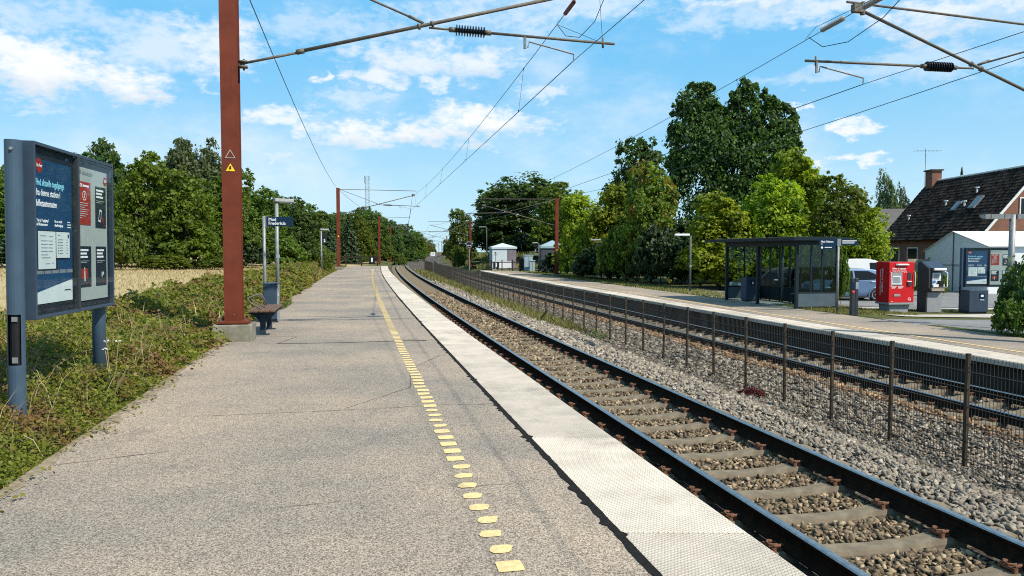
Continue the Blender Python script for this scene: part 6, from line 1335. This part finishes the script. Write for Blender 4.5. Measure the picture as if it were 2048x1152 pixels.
yy_ = np.concatenate([np.arange(2.5, 20, .28), np.arange(20, 85, 1.2)]); oo_ = np.linspace(-11.2, -2.34, 46); O2, Y2 = np.meshgrid(oo_, yy_)
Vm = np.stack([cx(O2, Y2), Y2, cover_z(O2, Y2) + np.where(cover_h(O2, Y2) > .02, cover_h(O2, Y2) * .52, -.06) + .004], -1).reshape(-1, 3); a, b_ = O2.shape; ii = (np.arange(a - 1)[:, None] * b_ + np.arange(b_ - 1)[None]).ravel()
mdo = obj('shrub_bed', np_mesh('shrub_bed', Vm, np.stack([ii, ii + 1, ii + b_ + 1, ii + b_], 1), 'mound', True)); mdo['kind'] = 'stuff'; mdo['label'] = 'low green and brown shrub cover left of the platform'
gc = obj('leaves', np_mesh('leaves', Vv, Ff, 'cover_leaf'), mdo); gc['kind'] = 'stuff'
mb = MB(); rq = random.Random(8)
for i in range(260):
    y = 3.5 + 24 * rq.random() ** 1.6; o = -2.4 - 3.5 * rq.random() ** 1.3; h0 = float(cover_h(o, y)); p = P(o, y, float(cover_z(o, y)) + h0 * .85); q = Vector((rq.uniform(-.25, .25), rq.uniform(-.25, .25), rq.uniform(.02, .22))); mb.tube([p, p + q * .5 + Vector((0, 0, .04)), p + q + Vector((0, 0, -.02))], .003 + .00016 * y, 3)
tw = mb.build('twigs', 'twig', mdo); tw['kind'] = 'stuff'
def blades(name, label, n, fo, fy, h, mat, seed, fz=None, wid=.006, lean=.35):
    r2 = np.random.RandomState(seed); o, y = fo(r2, n), fy(r2, n)
    if callable(fo) and fz is None: z = gz(o, y)
    else: z = fz(o, y)
    base = np.column_stack([cx(o, y), y, z - .02]); hh = h * r2.uniform(.4, 1.2, n) ; a = r2.rand(n) * 6.28; ln = r2.normal(size=(n, 2)) * lean * hh[:, None]; w = np.maximum(wid, .00042 * y) * r2.uniform(.7, 1.4, n)
    d = np.column_stack([np.cos(a) * w, np.sin(a) * w, 0 * w]); mid = base + np.column_stack([ln * .35, hh * .6]); tip = base + np.column_stack([ln, hh])
    V = np.stack([base - d, base + d, mid + d * .7, tip, mid - d * .7], 1).reshape(-1, 3); F = np.arange(5 * n).reshape(n, 5)
    o_ = obj(name, np_mesh(name, V, F, mat)); o_['kind'] = 'stuff'; o_['label'] = label; return o_
U = lambda a, b: (lambda r, n: r.uniform(a, b, n))
blades('dry_grass', 'pale dry grass of the field behind the left shrubs', 24000, lambda r, n: -5.5 - 24 * r.rand(n) ** 1.2, lambda r, n: 9 + 75 * r.rand(n), .17, 'grass_dry', 1)
blades('edge_grass', 'short grass fringe along the left platform edge', 2200, lambda r, n: -2.32 - .3 * r.rand(n) ** 1.5, lambda r, n: 5 + 75 * r.rand(n) ** 1.8, .09, 'grass_mixed', 2, fz=lambda o, y: gz(o, y) + .0)
blades('dry_stalks', 'dry straw coloured stalks standing in the left shrub cover', 2600, lambda r, n: -2.5 - 4.0 * r.rand(n), lambda r, n: 5 + 50 * r.rand(n) ** 1.5, .42, 'grass_dry', 22, fz=lambda o, y: gz(o, y) + cover_h(o, y) * .6, wid=.003, lean=.5)
blades('lamp_grass', 'bright grass tuft below the left lamp post', 1400, U(-2.65, -1.95), U(21, 23.5), .16, 'grass_green', 12, fz=lambda o, y: np.zeros_like(o) - .02)
blades('fence_grass', 'yellow green grass growing along the foot of the wire fence', 13000, lambda r, n: 6.9 + 1.1 * r.normal(size=n) * .45, lambda r, n: 25 + 70 * r.rand(n) ** 1.2, .40, 'grass_mixed', 3, fz=lambda o, y: np.interp(o, BO, BZ))
blades('verge_grass', 'grass behind the right platform', 16000, lambda r, n: 17.1 + 3.2 * r.rand(n), lambda r, n: 36 + 50 * r.rand(n), .16, 'grass_mixed', 4)
blades('verge_grass', 'green grass strip at the right edge of the second platform', 9000, lambda r, n: 17.12 + 1.6 * r.rand(n), lambda r, n: 14 + 6.6 * r.rand(n), .10, 'grass_green', 5, wid=.01)
blades('verge_grass', 'grass patch beside the shelter and ticket machine', 7000, lambda r, n: 17.15 + 3.0 * r.rand(n), lambda r, n: 27.3 + 4.5 * r.rand(n) , .13, 'grass_mixed', 6, wid=.01)
blades('verge_grass', 'narrow grass strip before the road', 3500, lambda r, n: 20.5 + 9 * r.rand(n), lambda r, n: 30.2 + .35 * r.rand(n), .1, 'grass_mixed', 7, wid=.01)
blades('bank_grass', 'tall pale grass on the bank right of the far track', 6000, lambda r, n: 15.5 + 7 * r.rand(n), lambda r, n: 100 + 45 * r.rand(n), .8, 'grass_mixed', 8)
def tuft(label, o, y, r_, h, mat, seed, n=420, name='weed', cat='plant', asp=.35):
    root = thing(name, label, cat, P(o, y, float(np.interp(o, BO, BZ))), 0, 'weeds in the ballast'); r2 = np.random.RandomState(seed); a = r2.rand(n) * 6.28; q = r2.rand(n) ** .6; z = h * r2.rand(n) ** .7 * (1 - .55 * q * q)
    c = np.column_stack([np.cos(a) * q * r_, np.sin(a) * q * r_, z]); nn = unit(r2, n) + np.array([0, 0, .4]); nn /= np.linalg.norm(nn, axis=1)[:, None]; V, F = leaf_cloud(c, nn, .035 * r2.uniform(.6, 1.4, n), seed, asp); obj('foliage', np_mesh('foliage', V, F, mat), root)
    mb = MB()
    for k in range(8): mb.tube([(0, 0, -.03), (c[k, 0] * .5, c[k, 1] * .5, h * .5), tuple(c[k])], .006, 3)
    mb.build('stem', 'twig', root)
tuft('green weed tuft at the fence foot, the farther of the two', 7.3, 27.2, .42, .42, 'grass_green', 1); tuft('green weed tuft at the fence foot, the nearer of the two', 7.35, 23.3, .36, .40, 'grass_green', 2); tuft('small dark red plant between ballast stones at a fence post', 7.5, 14.4, .26, .18, 'red_leaf', 3)
fl = thing('wild_flower', 'dry white flowered stems in front of the right post of the near notice board', 'plant', (-4.33, 8.0, .0)); mb = MB(); mf = MB()
for k in range(3):
    t = Vector((rq.uniform(-.1, .1), rq.uniform(-.1, .1), rq.uniform(.5, .75))); mb.tube([(0, 0, 0), t * .5 + Vector((.02, 0, 0)), t], .004, 3)
    for j in range(5): q = t + Vector((rq.uniform(-.022, .022), rq.uniform(-.022, .022), rq.uniform(-.008, .012))); mf.box(q, (.013, .013, .008))
mb.build('stem', 'twig', fl); mf.build('flower', 'white_wood', fl)
